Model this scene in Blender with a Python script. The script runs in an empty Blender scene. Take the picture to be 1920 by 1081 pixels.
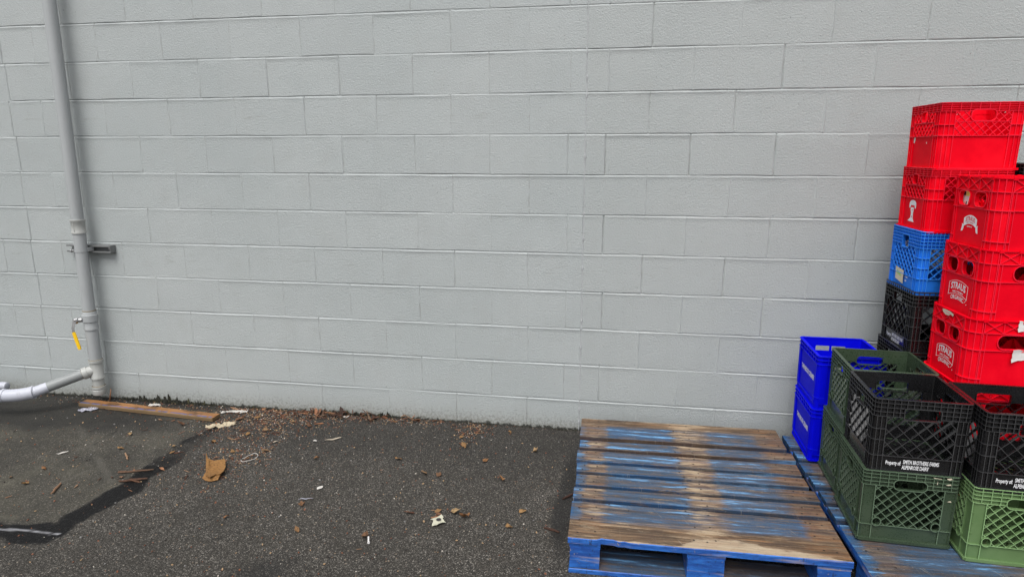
import bpy, math, random
import numpy as np
from mathutils import Vector, Matrix
R = math.radians
S = bpy.context.scene
COL = S.collection

# ------------------------------------------------------------------ camera
cam = bpy.data.cameras.new('camera')
cam.sensor_width = 36.0
cam.lens = 1199.1875 / 1920 * 36.0
cam.clip_start = 0.05
cam.clip_end = 500
camo = bpy.data.objects.new('camera', cam)
camo.location = (0.1023, -3.3333, 1.5043)
camo.rotation_euler = (1.3630, 0.0003, 0.16533)
COL.objects.link(camo)
S.camera = camo

# ------------------------------------------------------------------ sky, sun, exposure (overcast)
SUN_EL, SUN_AZ = 60.0, -11.0          # the bright part of the cloud, high behind the camera
w = bpy.data.worlds.new('World')
S.world = w
w.use_nodes = True
wt = w.node_tree
bg = wt.nodes['Background']
sky = wt.nodes.new('ShaderNodeTexSky')
sky.sky_type = 'NISHITA'
sky.sun_disc = False
sky.sun_elevation = R(SUN_EL)
sky.sun_rotation = R(180 - SUN_AZ)
sky.air_density = 1.0
sky.dust_density = 4.0
hs = wt.nodes.new('ShaderNodeHueSaturation')
hs.inputs['Saturation'].default_value = 0.22
wt.links.new(sky.outputs[0], hs.inputs['Color'])
wt.links.new(hs.outputs[0], bg.inputs['Color'])
bg.inputs['Strength'].default_value = 0.105
sl = bpy.data.lights.new('sun', 'SUN')
sl.energy = 1.5
sl.angle = R(40)
sl.color = (1.0, 0.985, 0.96)
so = bpy.data.objects.new('sun', sl)
so.rotation_euler = (R(90 - SUN_EL), 0, R(SUN_AZ))
so.location = (0, -6, 8)
COL.objects.link(so)
S.view_settings.view_transform = 'Standard'
S.view_settings.look = 'None'
S.view_settings.exposure = 0.70
S.view_settings.gamma = 1.0

# ------------------------------------------------------------------ helpers
def tag(o, label=None, cat=None, group=None, kind=None):
    if label: o['label'] = label
    if cat: o['category'] = cat
    if group: o['group'] = group
    if kind: o['kind'] = kind
    return o

def empty(name, loc, rz=0.0, tilt=(0, 0)):
    o = bpy.data.objects.new(name, None)
    o.empty_display_size = 0.1
    o.location = loc
    o.rotation_euler = (tilt[0], tilt[1], rz)
    COL.objects.link(o)
    return o

def copy_tree(o, parent=None):
    c = o.copy()
    COL.objects.link(c)
    c.parent = parent
    for ch in list(o.children):
        copy_tree(ch, c)
    return c

def vnoise(x, y, seed=0):
    """smooth value noise in numpy, -1..1"""
    x = np.asarray(x, float); y = np.asarray(y, float)
    xi = np.floor(x).astype(np.int64); yi = np.floor(y).astype(np.int64)
    xf = x - xi; yf = y - yi
    def hsh(a, b):
        n = (a * 374761393 + b * 668265263 + seed * 974711) & 0x7fffffff
        n = ((n ^ (n >> 13)) * 1274126177) & 0x7fffffff
        return ((n ^ (n >> 16)) & 0xffff) / 32767.5 - 1
    u = xf * xf * (3 - 2 * xf); v = yf * yf * (3 - 2 * yf)
    return (hsh(xi, yi) * (1 - u) + hsh(xi + 1, yi) * u) * (1 - v) + (hsh(xi, yi + 1) * (1 - u) + hsh(xi + 1, yi + 1) * u) * v

def fbm(x, y, seed=0, oct=4):
    t = 0; a = 0.5; f = 1.0
    for i in range(oct):
        t = t + a * vnoise(np.asarray(x) * f, np.asarray(y) * f, seed + i * 17)
        a *= 0.5; f *= 2.03
    return t

class MB:
    """collects faces and links them as one mesh object"""
    def __init__(s): s.v = []; s.f = []; s.m = []
    def add(s, vs, fs, mi=0):
        o = len(s.v); s.v += [tuple(p) for p in vs]
        for f in fs: s.f.append([i + o for i in f]); s.m.append(mi)
    def box(s, x0, x1, y0, y1, z0, z1, mi=0):
        s.add([(x0, y0, z0), (x1, y0, z0), (x1, y1, z0), (x0, y1, z0), (x0, y0, z1), (x1, y0, z1), (x1, y1, z1), (x0, y1, z1)],
              [(3, 2, 1, 0), (4, 5, 6, 7), (0, 1, 5, 4), (1, 2, 6, 5), (2, 3, 7, 6), (3, 0, 4, 7)], mi)
    def obox(s, p, q, wd, z0, z1, mi=0):
        """horizontal bar from p to q (xy)"""
        p = Vector(p); q = Vector(q); d = (q - p).normalized() * (wd / 2); n = Vector((-d.y, d.x))
        c = [p - n, q - n, q + n, p + n]
        s.add([(a.x, a.y, z0) for a in c] + [(a.x, a.y, z1) for a in c],
              [(3, 2, 1, 0), (4, 5, 6, 7), (0, 1, 5, 4), (1, 2, 6, 5), (2, 3, 7, 6), (3, 0, 4, 7)], mi)
    def tube(s, pts, rad, n=20, caps=True, mi=0):
        pts = [Vector(p) for p in pts]
        if not hasattr(rad, '__len__'): rad = [rad] * len(pts)
        o = len(s.v); up = None
        for i, p in enumerate(pts):
            a = pts[max(i - 1, 0)]; b = pts[min(i + 1, len(pts) - 1)]
            d = (b - a)
            if d.length < 1e-9: d = Vector((0, 0, 1))
            d.normalize()
            if up is None:
                up = Vector((0, 0, 1)) if abs(d.z) < 0.9 else Vector((0, 1, 0))
            sx = d.cross(up).normalized(); up = sx.cross(d).normalized()
            for k in range(n):
                t = 2 * math.pi * k / n
                s.v.append(tuple(p + sx * math.cos(t) * rad[i] + up * math.sin(t) * rad[i]))
        for i in range(len(pts) - 1):
            for k in range(n):
                k2 = (k + 1) % n
                s.f.append([o + i * n + k, o + (i + 1) * n + k, o + (i + 1) * n + k2, o + i * n + k2]); s.m.append(mi)
        if caps:
            s.f.append([o + k for k in range(n)]); s.m.append(mi)
            e = o + (len(pts) - 1) * n
            s.f.append([e + k for k in reversed(range(n))]); s.m.append(mi)
    def build(s, name, mats, parent=None, smooth=False, loc=None, rot=None, auto=None):
        me = bpy.data.meshes.new(name)
        me.from_pydata(s.v, [], s.f)
        if not isinstance(mats, (list, tuple)): mats = [mats]
        for m in mats: me.materials.append(m)
        if len(mats) > 1: me.polygons.foreach_set('material_index', s.m)
        if smooth:
            me.polygons.foreach_set('use_smooth', [True] * len(me.polygons))
            if auto is not None: me.set_sharp_from_angle(angle=R(auto))
        me.update()
        o = bpy.data.objects.new(name, me)
        COL.objects.link(o)
        if parent: o.parent = parent
        if loc: o.location = loc
        if rot: o.rotation_euler = rot
        return o

# ------------------------------------------------------------------ materials
class NT:
    def __init__(s, name):
        s.mat = bpy.data.materials.new(name); s.mat.use_nodes = True
        s.t = s.mat.node_tree; s.b = s.t.nodes['Principled BSDF']
    def n(s, typ, props=None, **inp):
        nd = s.t.nodes.new('ShaderNode' + typ)
        for k, v in (props or {}).items(): setattr(nd, k, v)
        for k, v in inp.items(): s.put(nd, k, v)
        return nd
    def put(s, nd, k, v):
        key = int(k[1:]) if k[0] == 'i' and k[1:].isdigit() else k.replace('_', ' ')
        sock = nd.inputs[key]
        if hasattr(v, 'is_output') or hasattr(v, 'outputs'):
            s.t.links.new(v.outputs[0] if hasattr(v, 'outputs') else v, sock)
        else: sock.default_value = v
    def m(s, op, a, b=0.0, c=None, clamp=False):
        nd = s.n('Math', {'operation': op, 'use_clamp': clamp}, i0=a, i1=b)
        if c is not None: s.put(nd, 'i2', c)
        return nd
    def mix(s, f, a, b, blend='MIX'):
        nd = s.n('Mix', {'data_type': 'RGBA', 'blend_type': blend})
        s.put(nd, 'i0', f); s.put(nd, 'i6', a); s.put(nd, 'i7', b)
        return nd.outputs[2]
    def ramp(s, f, stops, interp='LINEAR'):
        nd = s.n('ValToRGB'); cr = nd.color_ramp; cr.interpolation = interp
        while len(cr.elements) < len(stops): cr.elements.new(0.5)
        for e, (p, c) in zip(cr.elements, stops):
            e.position = p; e.color = c if hasattr(c, '__len__') else (c, c, c, 1)
        s.put(nd, 'i0', f)
        return nd.outputs[0]
    def noise(s, vec, scale, detail=3, rough=0.5, dim='3D', W=None, dist=0.0):
        nd = s.n('TexNoise', {'noise_dimensions': dim})
        s.put(nd, 'Scale', scale); s.put(nd, 'Detail', detail); s.put(nd, 'Roughness', rough); s.put(nd, 'Distortion', dist)
        if vec is not None: s.put(nd, 'Vector', vec)
        if W is not None: s.put(nd, 'W', W)
        return nd.outputs[0]
    def maprange(s, v, a, b, c=0.0, d=1.0, smooth=True):
        nd = s.n('MapRange', {'interpolation_type': 'SMOOTHSTEP' if smooth else 'LINEAR'}, i0=v, i1=a, i2=b, i3=c, i4=d)
        return nd.outputs[0]
    def scalevec(s, vec, sc):
        return s.n('VectorMath', {'operation': 'MULTIPLY'}, i0=vec, i1=sc).outputs[0]
    def bump(s, h, strength, dist, normal=None):
        nd = s.n('Bump', None, Strength=strength, Distance=dist, Height=h)
        if normal is not None: s.put(nd, 'Normal', normal)
        return nd.outputs[0]
    def out(s, **kw):
        for k, v in kw.items(): s.put(s.b, k, v)
        return s.mat

def c4(r, g, b): return (r, g, b, 1.0)

def plastic(name, col, rough=0.42, dirt=0.25, spec=0.5, dust=(0.20, 0.18, 0.15)):
    t = NT(name)
    co = t.n('TexCoord').outputs['Object']
    rnd = t.n('ObjectInfo').outputs['Random']
    n1 = t.noise(co, 9, 4, 0.6, '4D', t.m('MULTIPLY', rnd, 37.0))
    n2 = t.noise(co, 160, 3, 0.6)
    n3 = t.noise(t.scalevec(co, (90, 90, 14)), 1.0, 3, 0.6)
    d = t.m('MULTIPLY', t.maprange(n1, 0.42, 0.8), dirt)
    d2 = t.m('MULTIPLY', t.maprange(n3, 0.62, 0.8), dirt * 0.5)
    base = t.mix(t.maprange(n1, 0.3, 0.75), c4(*[c * 0.86 for c in col]), c4(*[min(1, c * 1.08) for c in col]))
    base = t.mix(t.m('ADD', d, d2, clamp=True), base, c4(*dust))
    rr = t.m('ADD', t.maprange(n2, 0.2, 0.8, rough - 0.07, rough + 0.12), t.m('MULTIPLY', d, 0.4))
    return t.out(Base_Color=base, Roughness=rr, Specular_IOR_Level=spec, Normal=t.bump(n2, 0.12, 0.002))

M_BLACK = [plastic('black_plastic', (0.008, 0.008, 0.009), 0.21, 0.04, 0.7, (0.04, 0.038, 0.035)), plastic('lit_edge_black_plastic', (0.050, 0.050, 0.052), 0.34, 0.10, 0.5, (0.09, 0.085, 0.08))]  # second of each pair is paler: edge highlights painted on outer rib faces
M_OLIVE = [plastic('olive_plastic', (0.037, 0.060, 0.034), 0.28, 0.12, .6, (.10, .10, .08)), plastic('lit_edge_olive_plastic', (0.125, 0.185, 0.120), 0.46, 0.12, .4)]
M_GREEN = [plastic('light_green_plastic', (0.118, 0.200, 0.080), 0.36, 0.14, .3), plastic('lit_edge_green_plastic', (0.26, 0.42, 0.19), 0.46, 0.08, .4)]
M_RED = [plastic('red_plastic', (0.82, 0.0004, 0.013), 0.55, 0.07, 0.07, (0.62, 0.06, 0.075)), plastic('lit_edge_red_plastic', (0.86, 0.012, 0.040), 0.45, 0.03, 0.2, (0.6, 0.1, 0.12))]
M_BLUE = [plastic('royal_blue_plastic', (0.0012, 0.0022, 0.64), 0.52, 0.02, 0.07, (0.02, 0.04, 0.4)), plastic('lit_edge_blue_plastic', (0.005, 0.012, 0.74), 0.45, 0.03, 0.18, (0.05, 0.08, 0.5))]
M_SKYBLUE = [plastic('light_blue_plastic', (0.014, 0.175, 0.72), 0.5, 0.03, 0.2, (0.1, 0.2, 0.45)), plastic('lit_edge_light_blue_plastic', (0.04, 0.28, 0.86), 0.45, 0.05, 0.3, (0.2, 0.3, 0.5))]
def flat(name, col, rough=0.6, **kw):
    t = NT(name)
    co = t.n('TexCoord').outputs['Object']
    n = t.noise(co, 60, 4, 0.65)
    return t.out(Base_Color=t.mix(n, c4(*[c * 0.8 for c in col]), c4(*[min(1, c * 1.12) for c in col])), Roughness=rough, Normal=t.bump(n, 0.15, 0.003), **kw)
M_PRINT = flat('white_print', (0.80, 0.80, 0.82), 0.5)
M_INK = flat('dark_ink', (0.02, 0.018, 0.02), 0.6)
M_PAPER = flat('white_paper', (0.72, 0.70, 0.68), 0.75)
M_CREAM = flat('cream_paper', (0.62, 0.55, 0.42), 0.75)
M_LIME = flat('green_ink', (0.25, 0.60, 0.10), 0.6)
M_YELLOWINK = flat('yellow_ink', (0.75, 0.65, 0.15), 0.6)
M_PINK = flat('pale_red_ink', (0.75, 0.35, 0.33), 0.6)
M_REDINK = flat('red_ink', (0.70, 0.02, 0.03), 0.6)

# ------------------------------------------------------------------ the wall
ZG = 2.2081
CJ = -0.078                       # control joint
def wall_material():
    t = NT('painted_block')
    co = t.n('TexCoord').outputs['Object']
    sep = t.n('SeparateXYZ', None, Vector=co)
    x, z = sep.outputs[0], sep.outputs[2]
    big = t.noise(co, 1.1, 4, 0.55)
    mid = t.noise(co, 7, 4, 0.6)
    fine = t.noise(t.scalevec(co, (1, 1, 1.5)), 210, 4, 0.66)
    coarse = t.noise(co, 120, 3, 0.6)
    col = t.mix(t.maprange(big, 0.3, 0.7), c4(0.372, 0.402, 0.401), c4(0.406, 0.431, 0.429))
    col = t.mix(t.m('MULTIPLY', t.maprange(mid, 0.45, 0.75), 0.35), col, c4(0.358, 0.374, 0.366))
    right = t.maprange(x, CJ - 0.01, CJ + 0.02)
    col = t.mix(t.m('MULTIPLY', right, 0.26), col, c4(0.345, 0.362, 0.352))
    att = t.n('Attribute', {'attribute_name': 'blk'}).outputs['Fac']
    col = t.mix(t.m('MULTIPLY', att, 0.22), col, c4(0.335, 0.360, 0.362))
    jn = t.n('Attribute', {'attribute_name': 'jnt'}).outputs['Fac']
    col = t.mix(t.m('MULTIPLY', jn, 0.42), col, c4(0.17, 0.155, 0.14))
    # pin holes and little dark specks
    vo = t.n('TexVoronoi', {'feature': 'F1'}, Vector=co, Scale=42.0, Randomness=1.0)
    pit = t.maprange(vo.outputs['Distance'], 0.06, 0.10, 1.0, 0.0)
    vcol = t.n('SeparateColor', None, i0=vo.outputs['Color']).outputs[0]
    pitm = t.m('MULTIPLY', pit, t.m('GREATER_THAN', vcol, t.m('SUBTRACT', 0.90, t.m('MULTIPLY', right, 0.16))))
    col = t.mix(t.m('MULTIPLY', pitm, 0.6), col, c4(0.12, 0.12, 0.12))
    # horizontal scuff marks where carts and crates rubbed
    sc = t.noise(t.scalevec(co, (9, 9, 48)), 1.0, 5, 0.7)
    band = t.m('ADD', t.maprange(t.m('ABSOLUTE', t.m('SUBTRACT', z, 0.905)), 0.0, 0.06, 1.0, 0.0), t.maprange(t.m('ABSOLUTE', t.m('SUBTRACT', z, 1.70)), 0.0, 0.05, 0.75, 0.0))
    band = t.m('ADD', band, t.maprange(t.m('ABSOLUTE', t.m('SUBTRACT', z, 0.50)), 0.0, 0.05, 0.5, 0.0))
    zone = t.maprange(t.noise(co, 2.3, 2, 0.5), 0.46, 0.6)
    scuff = t.m('MULTIPLY', t.m('MULTIPLY', t.maprange(sc, 0.53, 0.68), band), zone)
    col = t.mix(t.m('MULTIPLY', scuff, 0.42), col, c4(0.17, 0.155, 0.135))
    # faint drip streaks
    st = t.noise(t.scalevec(co, (22, 22, 0.9)), 1.0, 3, 0.6)
    col = t.mix(t.m('MULTIPLY', t.maprange(st, 0.56, 0.75), 0.07), col, c4(0.25, 0.255, 0.25))
    # dirt splashed up from the asphalt
    low = t.m('SUBTRACT', 1.0, t.m('DIVIDE', z, 0.16), clamp=True)
    sp = t.noise(co, 70, 4, 0.7)
    spl = t.maprange(t.m('ADD', sp, t.m('MULTIPLY', low, 0.32)), 0.66, 0.84)
    col = t.mix(t.m('MULTIPLY', t.m('MULTIPLY', spl, low), 0.5), col, c4(0.10, 0.095, 0.07))
    col = t.mix(t.m('MULTIPLY', t.m('POWER', low, 2.0), 0.40), col, c4(0.22, 0.21, 0.17))
    ft = t.noise(co, 38, 4, 0.7)
    foot = t.maprange(t.m('ADD', z, t.m('MULTIPLY', ft, -0.075)), -0.034, -0.020, 1.0, 0.0)
    col = t.mix(t.m('MULTIPLY', foot, 0.92), col, c4(0.022, 0.022, 0.018))
    h = t.m('ADD', t.m('MULTIPLY', fine, 0.6), t.m('MULTIPLY', coarse, 0.75))
    h = t.m('SUBTRACT', h, t.m('MULTIPLY', pitm, 1.2))
    nr = t.bump(h, 0.85, 0.0042)
    return t.out(Base_Color=col, Roughness=t.maprange(fine, 0.3, 0.7, 0.42, 0.62), Specular_IOR_Level=0.4, Normal=nr)
M_WALL = wall_material()

def build_wall():
    rng = random.Random(4)
    X0, X1 = -7.0, 4.6
    BL = 0.4064
    verts = []; faces = []; blk = []; jnt = []
    offb = [0.0, .0022, .0044, .0061, .0078, .0115, .0165]
    offt = [0.0, .0018, .0024, .0034, .0050, .0085]
    for k in range(-9, 11):
        zt = ZG - 0.2032 * k
        zb = zt - 0.2032
        if k == 10: zb = -0.06
        zs = [zb + o for o in offt] + list(np.linspace(zb + .03, zt - .03, 6)) + [zt - o for o in reversed(offb)]
        zs = np.array(zs)
        half = 0.0 if (k % 2) else 0.5
        js = []
        n = -12
        while -3.007 + (n + half) * BL < CJ - 0.03:
            xj = -3.007 + (n + half) * BL
            if xj > X0 + .1: js.append((xj + rng.uniform(-.004, .004), .0042 if abs(xj + 3.413) < .02 else 0.0010 + rng.random() * 0.0016 if rng.random() < .85 else 0.0004))
            n += 1
        js.append((CJ, 0.0025))
        n = -1
        while 0.0283 + (n + half) * BL < X1 - .1:
            xj = 0.0283 + (n + half) * BL
            if xj > CJ + 0.05: js.append((xj + rng.uniform(-.004, .004), 0.0022 + rng.random() * 0.0022))
            n += 1
        if half: js += [(-3.425, 0.0042)]
        if half: js += [(-3.018, 0.0012)]
        js.sort()
        xs = set(np.round(np.arange(X0, X1 + .001, .03), 5))
        for xj, d in js:
            for o in (0, .0018, .0034, .0055, .0085):
                xs.add(round(xj - o, 5)); xs.add(round(xj + o, 5))
        xs = np.array(sorted(xs))
        keep = np.r_[True, np.diff(xs) > .0007]; xs = xs[keep]
        XX, ZZ = np.meshgrid(xs, zs)
        # per block offsets and tints
        edges = [X0] + [j[0] for j in js] + [X1]
        idx = np.clip(np.searchsorted(edges, xs) - 1, 0, len(edges) - 2)
        bo = np.array([rng.uniform(-.0009, .0009) for _ in edges]); bt = np.array([rng.uniform(-.006, .006) for _ in edges])
        tint = np.array([rng.random() ** 2 for _ in edges])
        Y = np.zeros_like(XX) + (bo[idx])[None, :] + bt[idx][None, :] * (ZZ - (zb + zt) / 2)
        Y += 0.0009 * fbm(XX * 9, ZZ * 9, 5 + k, 3)
        # bed joints
        dtop = zt - ZZ; dbot = ZZ - zb
        nb = np.clip(0.62 + 0.75 * fbm(xs * 1.7, xs * 0 + k * 3.1, 77, 3) + 0.25 * vnoise(xs * 14, xs * 0 + k, 3) + 0.28 * vnoise(xs * 55, xs * 0 + k * 2.3, 29), 0.06, 1.35)
        nt_ = np.clip(0.62 + 0.75 * fbm(xs * 1.7, xs * 0 + (k - 1) * 3.1, 77, 3) + 0.25 * vnoise(xs * 14, xs * 0 + k - 1, 3) + 0.28 * vnoise(xs * 55, xs * 0 + (k - 1) * 2.3, 29), 0.06, 1.35)
        wob = 0.0012 * vnoise(xs * 7, xs * 0 + k, 11) + 0.0005 * vnoise(xs * 50, xs * 0 + k, 13)
        def sm(a, lo, hi):
            q = np.clip((a - lo) / (hi - lo), 0, 1); return 1 - q * q * (3 - 2 * q)
        def prof(dz, nn):
            """struck mortar: set back under the upper block, sloping out to a small painted ledge over the lower one"""
            up = np.where(dz > .0020, .0050 * np.clip(1 - (dz - .0020) / .0013, 0, 1), 0)
            sl = np.where((dz <= .0020) & (dz >= -.0061), .0050 - .0074 * (.0020 - dz) / .0081, 0)
            dn = np.where(dz < -.0061, -.0024 * np.clip(1 - (-.0061 - dz) / .0095, 0, 1), 0)
            return (up + sl + dn) * nn[None, :], (dz < .0033) & (dz > -.0156)
        if k < 10:
            q, on = prof(dbot + wob[None, :], nb); Y = Y * np.where(on, .35, 1) + q
        q, on = prof(-dtop + wob[None, :], nt_); Y = Y * np.where(on, .35, 1) + q
        J = np.zeros_like(XX)
        for xj, d in js:
            wv = 0.0012 * vnoise(zs * 30, zs * 0 + xj * 9, 5)
            a = np.abs(XX - xj - wv[:, None])
            p = sm(a, .0010, .0046)
            dn = d * np.clip(1 + 0.8 * vnoise(zs * 26, zs * 0 + xj * 3, 8), .1, 2)
            if xj > CJ + .03 and (int(xj * 977) % 5) < 3: dn = -dn * .55                     # paint built up in a ridge
            else: J = np.maximum(J, sm(a, .0008, .0034) * np.clip(.35 + .9 * vnoise(zs * 60, zs * 0 + xj * 5, 18), 0, 1)[:, None] * (1 if abs(xj - CJ) > .02 else 0))
            Y = np.where(p > 0, Y * (1 - p) + p * (dn[:, None] + Y * .3), Y)
        Y[0, :] = 0.0030 * nb if k < 10 else 0.0; Y[-1, :] = 0.0030 * nt_
        if k == 10: Y[0, :] = 0.0
        o = len(verts)
        nx, nz = len(xs), len(zs)
        verts += list(zip(XX.ravel().tolist(), Y.ravel().tolist(), ZZ.ravel().tolist()))
        jnt += J.ravel().tolist()
        blk += np.broadcast_to(tint[idx][None, :], XX.shape).ravel().tolist()
        for j in range(nz - 1):
            b = o + j * nx
            faces += [(b + i, b + i + 1, b + nx + i + 1, b + nx + i) for i in range(nx - 1)]
    # the rest of the wall's body: top, back, ends
    zt = ZG + 0.2032 * 9
    o = len(verts)
    verts += [(X0, .004, zt), (X1, .004, zt), (X1, .2, zt), (X0, .2, zt), (X0, 0, -.06), (X1, 0, -.06), (X1, .2, -.06), (X0, .2, -.06)]
    blk += [0.0] * 8; jnt += [0.0] * 8
    faces += [(o, o + 1, o + 2, o + 3), (o + 3, o + 2, o + 6, o + 7), (o + 1, o + 5, o + 6, o + 2), (o, o + 3, o + 7, o + 4)]
    me = bpy.data.meshes.new('block_wall')
    me.from_pydata(verts, [], faces)
    a = me.attributes.new('blk', 'FLOAT', 'POINT'); a.data.foreach_set('value', blk)
    a = me.attributes.new('jnt', 'FLOAT', 'POINT'); a.data.foreach_set('value', jnt)
    me.polygons.foreach_set('use_smooth', [True] * (len(faces) - 4) + [False] * 4)
    me.materials.append(M_WALL); me.update()
    ob = bpy.data.objects.new('block_wall', me); COL.objects.link(ob)
    tag(ob, 'long grey painted concrete block wall behind the pallets and crates', 'wall')
    # ragged bead of caulk in the control joint
    mb = MB(); rg = random.Random(9)
    pts = []; rad = []
    z = 0.0
    while z < ZG + 1.8:
        bulge = 0.0042 + 0.0022 * float(vnoise(z * 9, 1.5, 2)) + (0.004 if rg.random() < .05 else 0)
        pts.append((CJ + 0.0022 * float(vnoise(z * 6, .5, 4)), 0.0032, z)); rad.append(max(.002, bulge)); z += 0.012
    mb.tube(pts, rad, 8)
    t = NT('caulk'); co = t.n('TexCoord').outputs['Object']; nn = t.noise(co, 120, 4, .7)
    mc = t.out(Base_Color=t.mix(nn, c4(.33, .345, .35), c4(.43, .445, .45)), Roughness=.6, Normal=t.bump(nn, .6, .004))
    mb.build('caulk_bead', mc, ob, smooth=True)
build_wall()

# ------------------------------------------------------------------ the ground
def poly_dist(px, py, poly):
    """signed distance to a closed polygon, negative inside"""
    px = px.ravel(); py = py.ravel()
    d = np.full(px.shape, 1e9); ins = np.zeros(px.shape, bool)
    n = len(poly)
    for i in range(n):
        ax, ay = poly[i]; bx, by = poly[(i + 1) % n]
        ex, ey = bx - ax, by - ay
        t = np.clip(((px - ax) * ex + (py - ay) * ey) / (ex * ex + ey * ey + 1e-12), 0, 1)
        d = np.minimum(d, np.hypot(px - ax - t * ex, py - ay - t * ey))
        c = ((ay > py) != (by > py)) & (px < (bx - ax) * (py - ay) / (by - ay + 1e-12) + ax)
        ins ^= c
    return np.where(ins, -d, d)
def line_dist(px, py, pts):
    px = px.ravel(); py = py.ravel(); d = np.full(px.shape, 1e9)
    for (ax, ay), (bx, by) in zip(pts[:-1], pts[1:]):
        ex, ey = bx - ax, by - ay
        t = np.clip(((px - ax) * ex + (py - ay) * ey) / (ex * ex + ey * ey), 0, 1)
        d = np.minimum(d, np.hypot(px - ax - t * ex, py - ay - t * ey))
    return d

TAR_IN = [(-2.9, -1.34), (-2.4, -1.31), (-2.28, -1.31), (-2.19, -1.27), (-2.16, -1.28), (-2.18, -1.2), (-2.16, -1.13), (-2.16, -1.02), (-2.14, -.95), (-2.16, -.79), (-2.16, -.69), (-2.14, -.62), (-2.16, -.49), (-2.13, -.36), (-2.09, -.26)]
TAR_OUT = [(-2.06, -.30), (-2.06, -.35), (-2.07, -.45), (-2.03, -.53), (-2.05, -.6), (-2.02, -.7), (-2.03, -.8), (-2.05, -.86), (-2.03, -.93), (-2.0, -.98), (-2.03, -1.06), (-2.05, -1.15), (-2.07, -1.26), (-2.06, -1.35), (-2.09, -1.4), (-2.15, -1.42), (-2.22, -1.43), (-2.3, -1.4), (-2.9, -1.42)]

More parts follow.
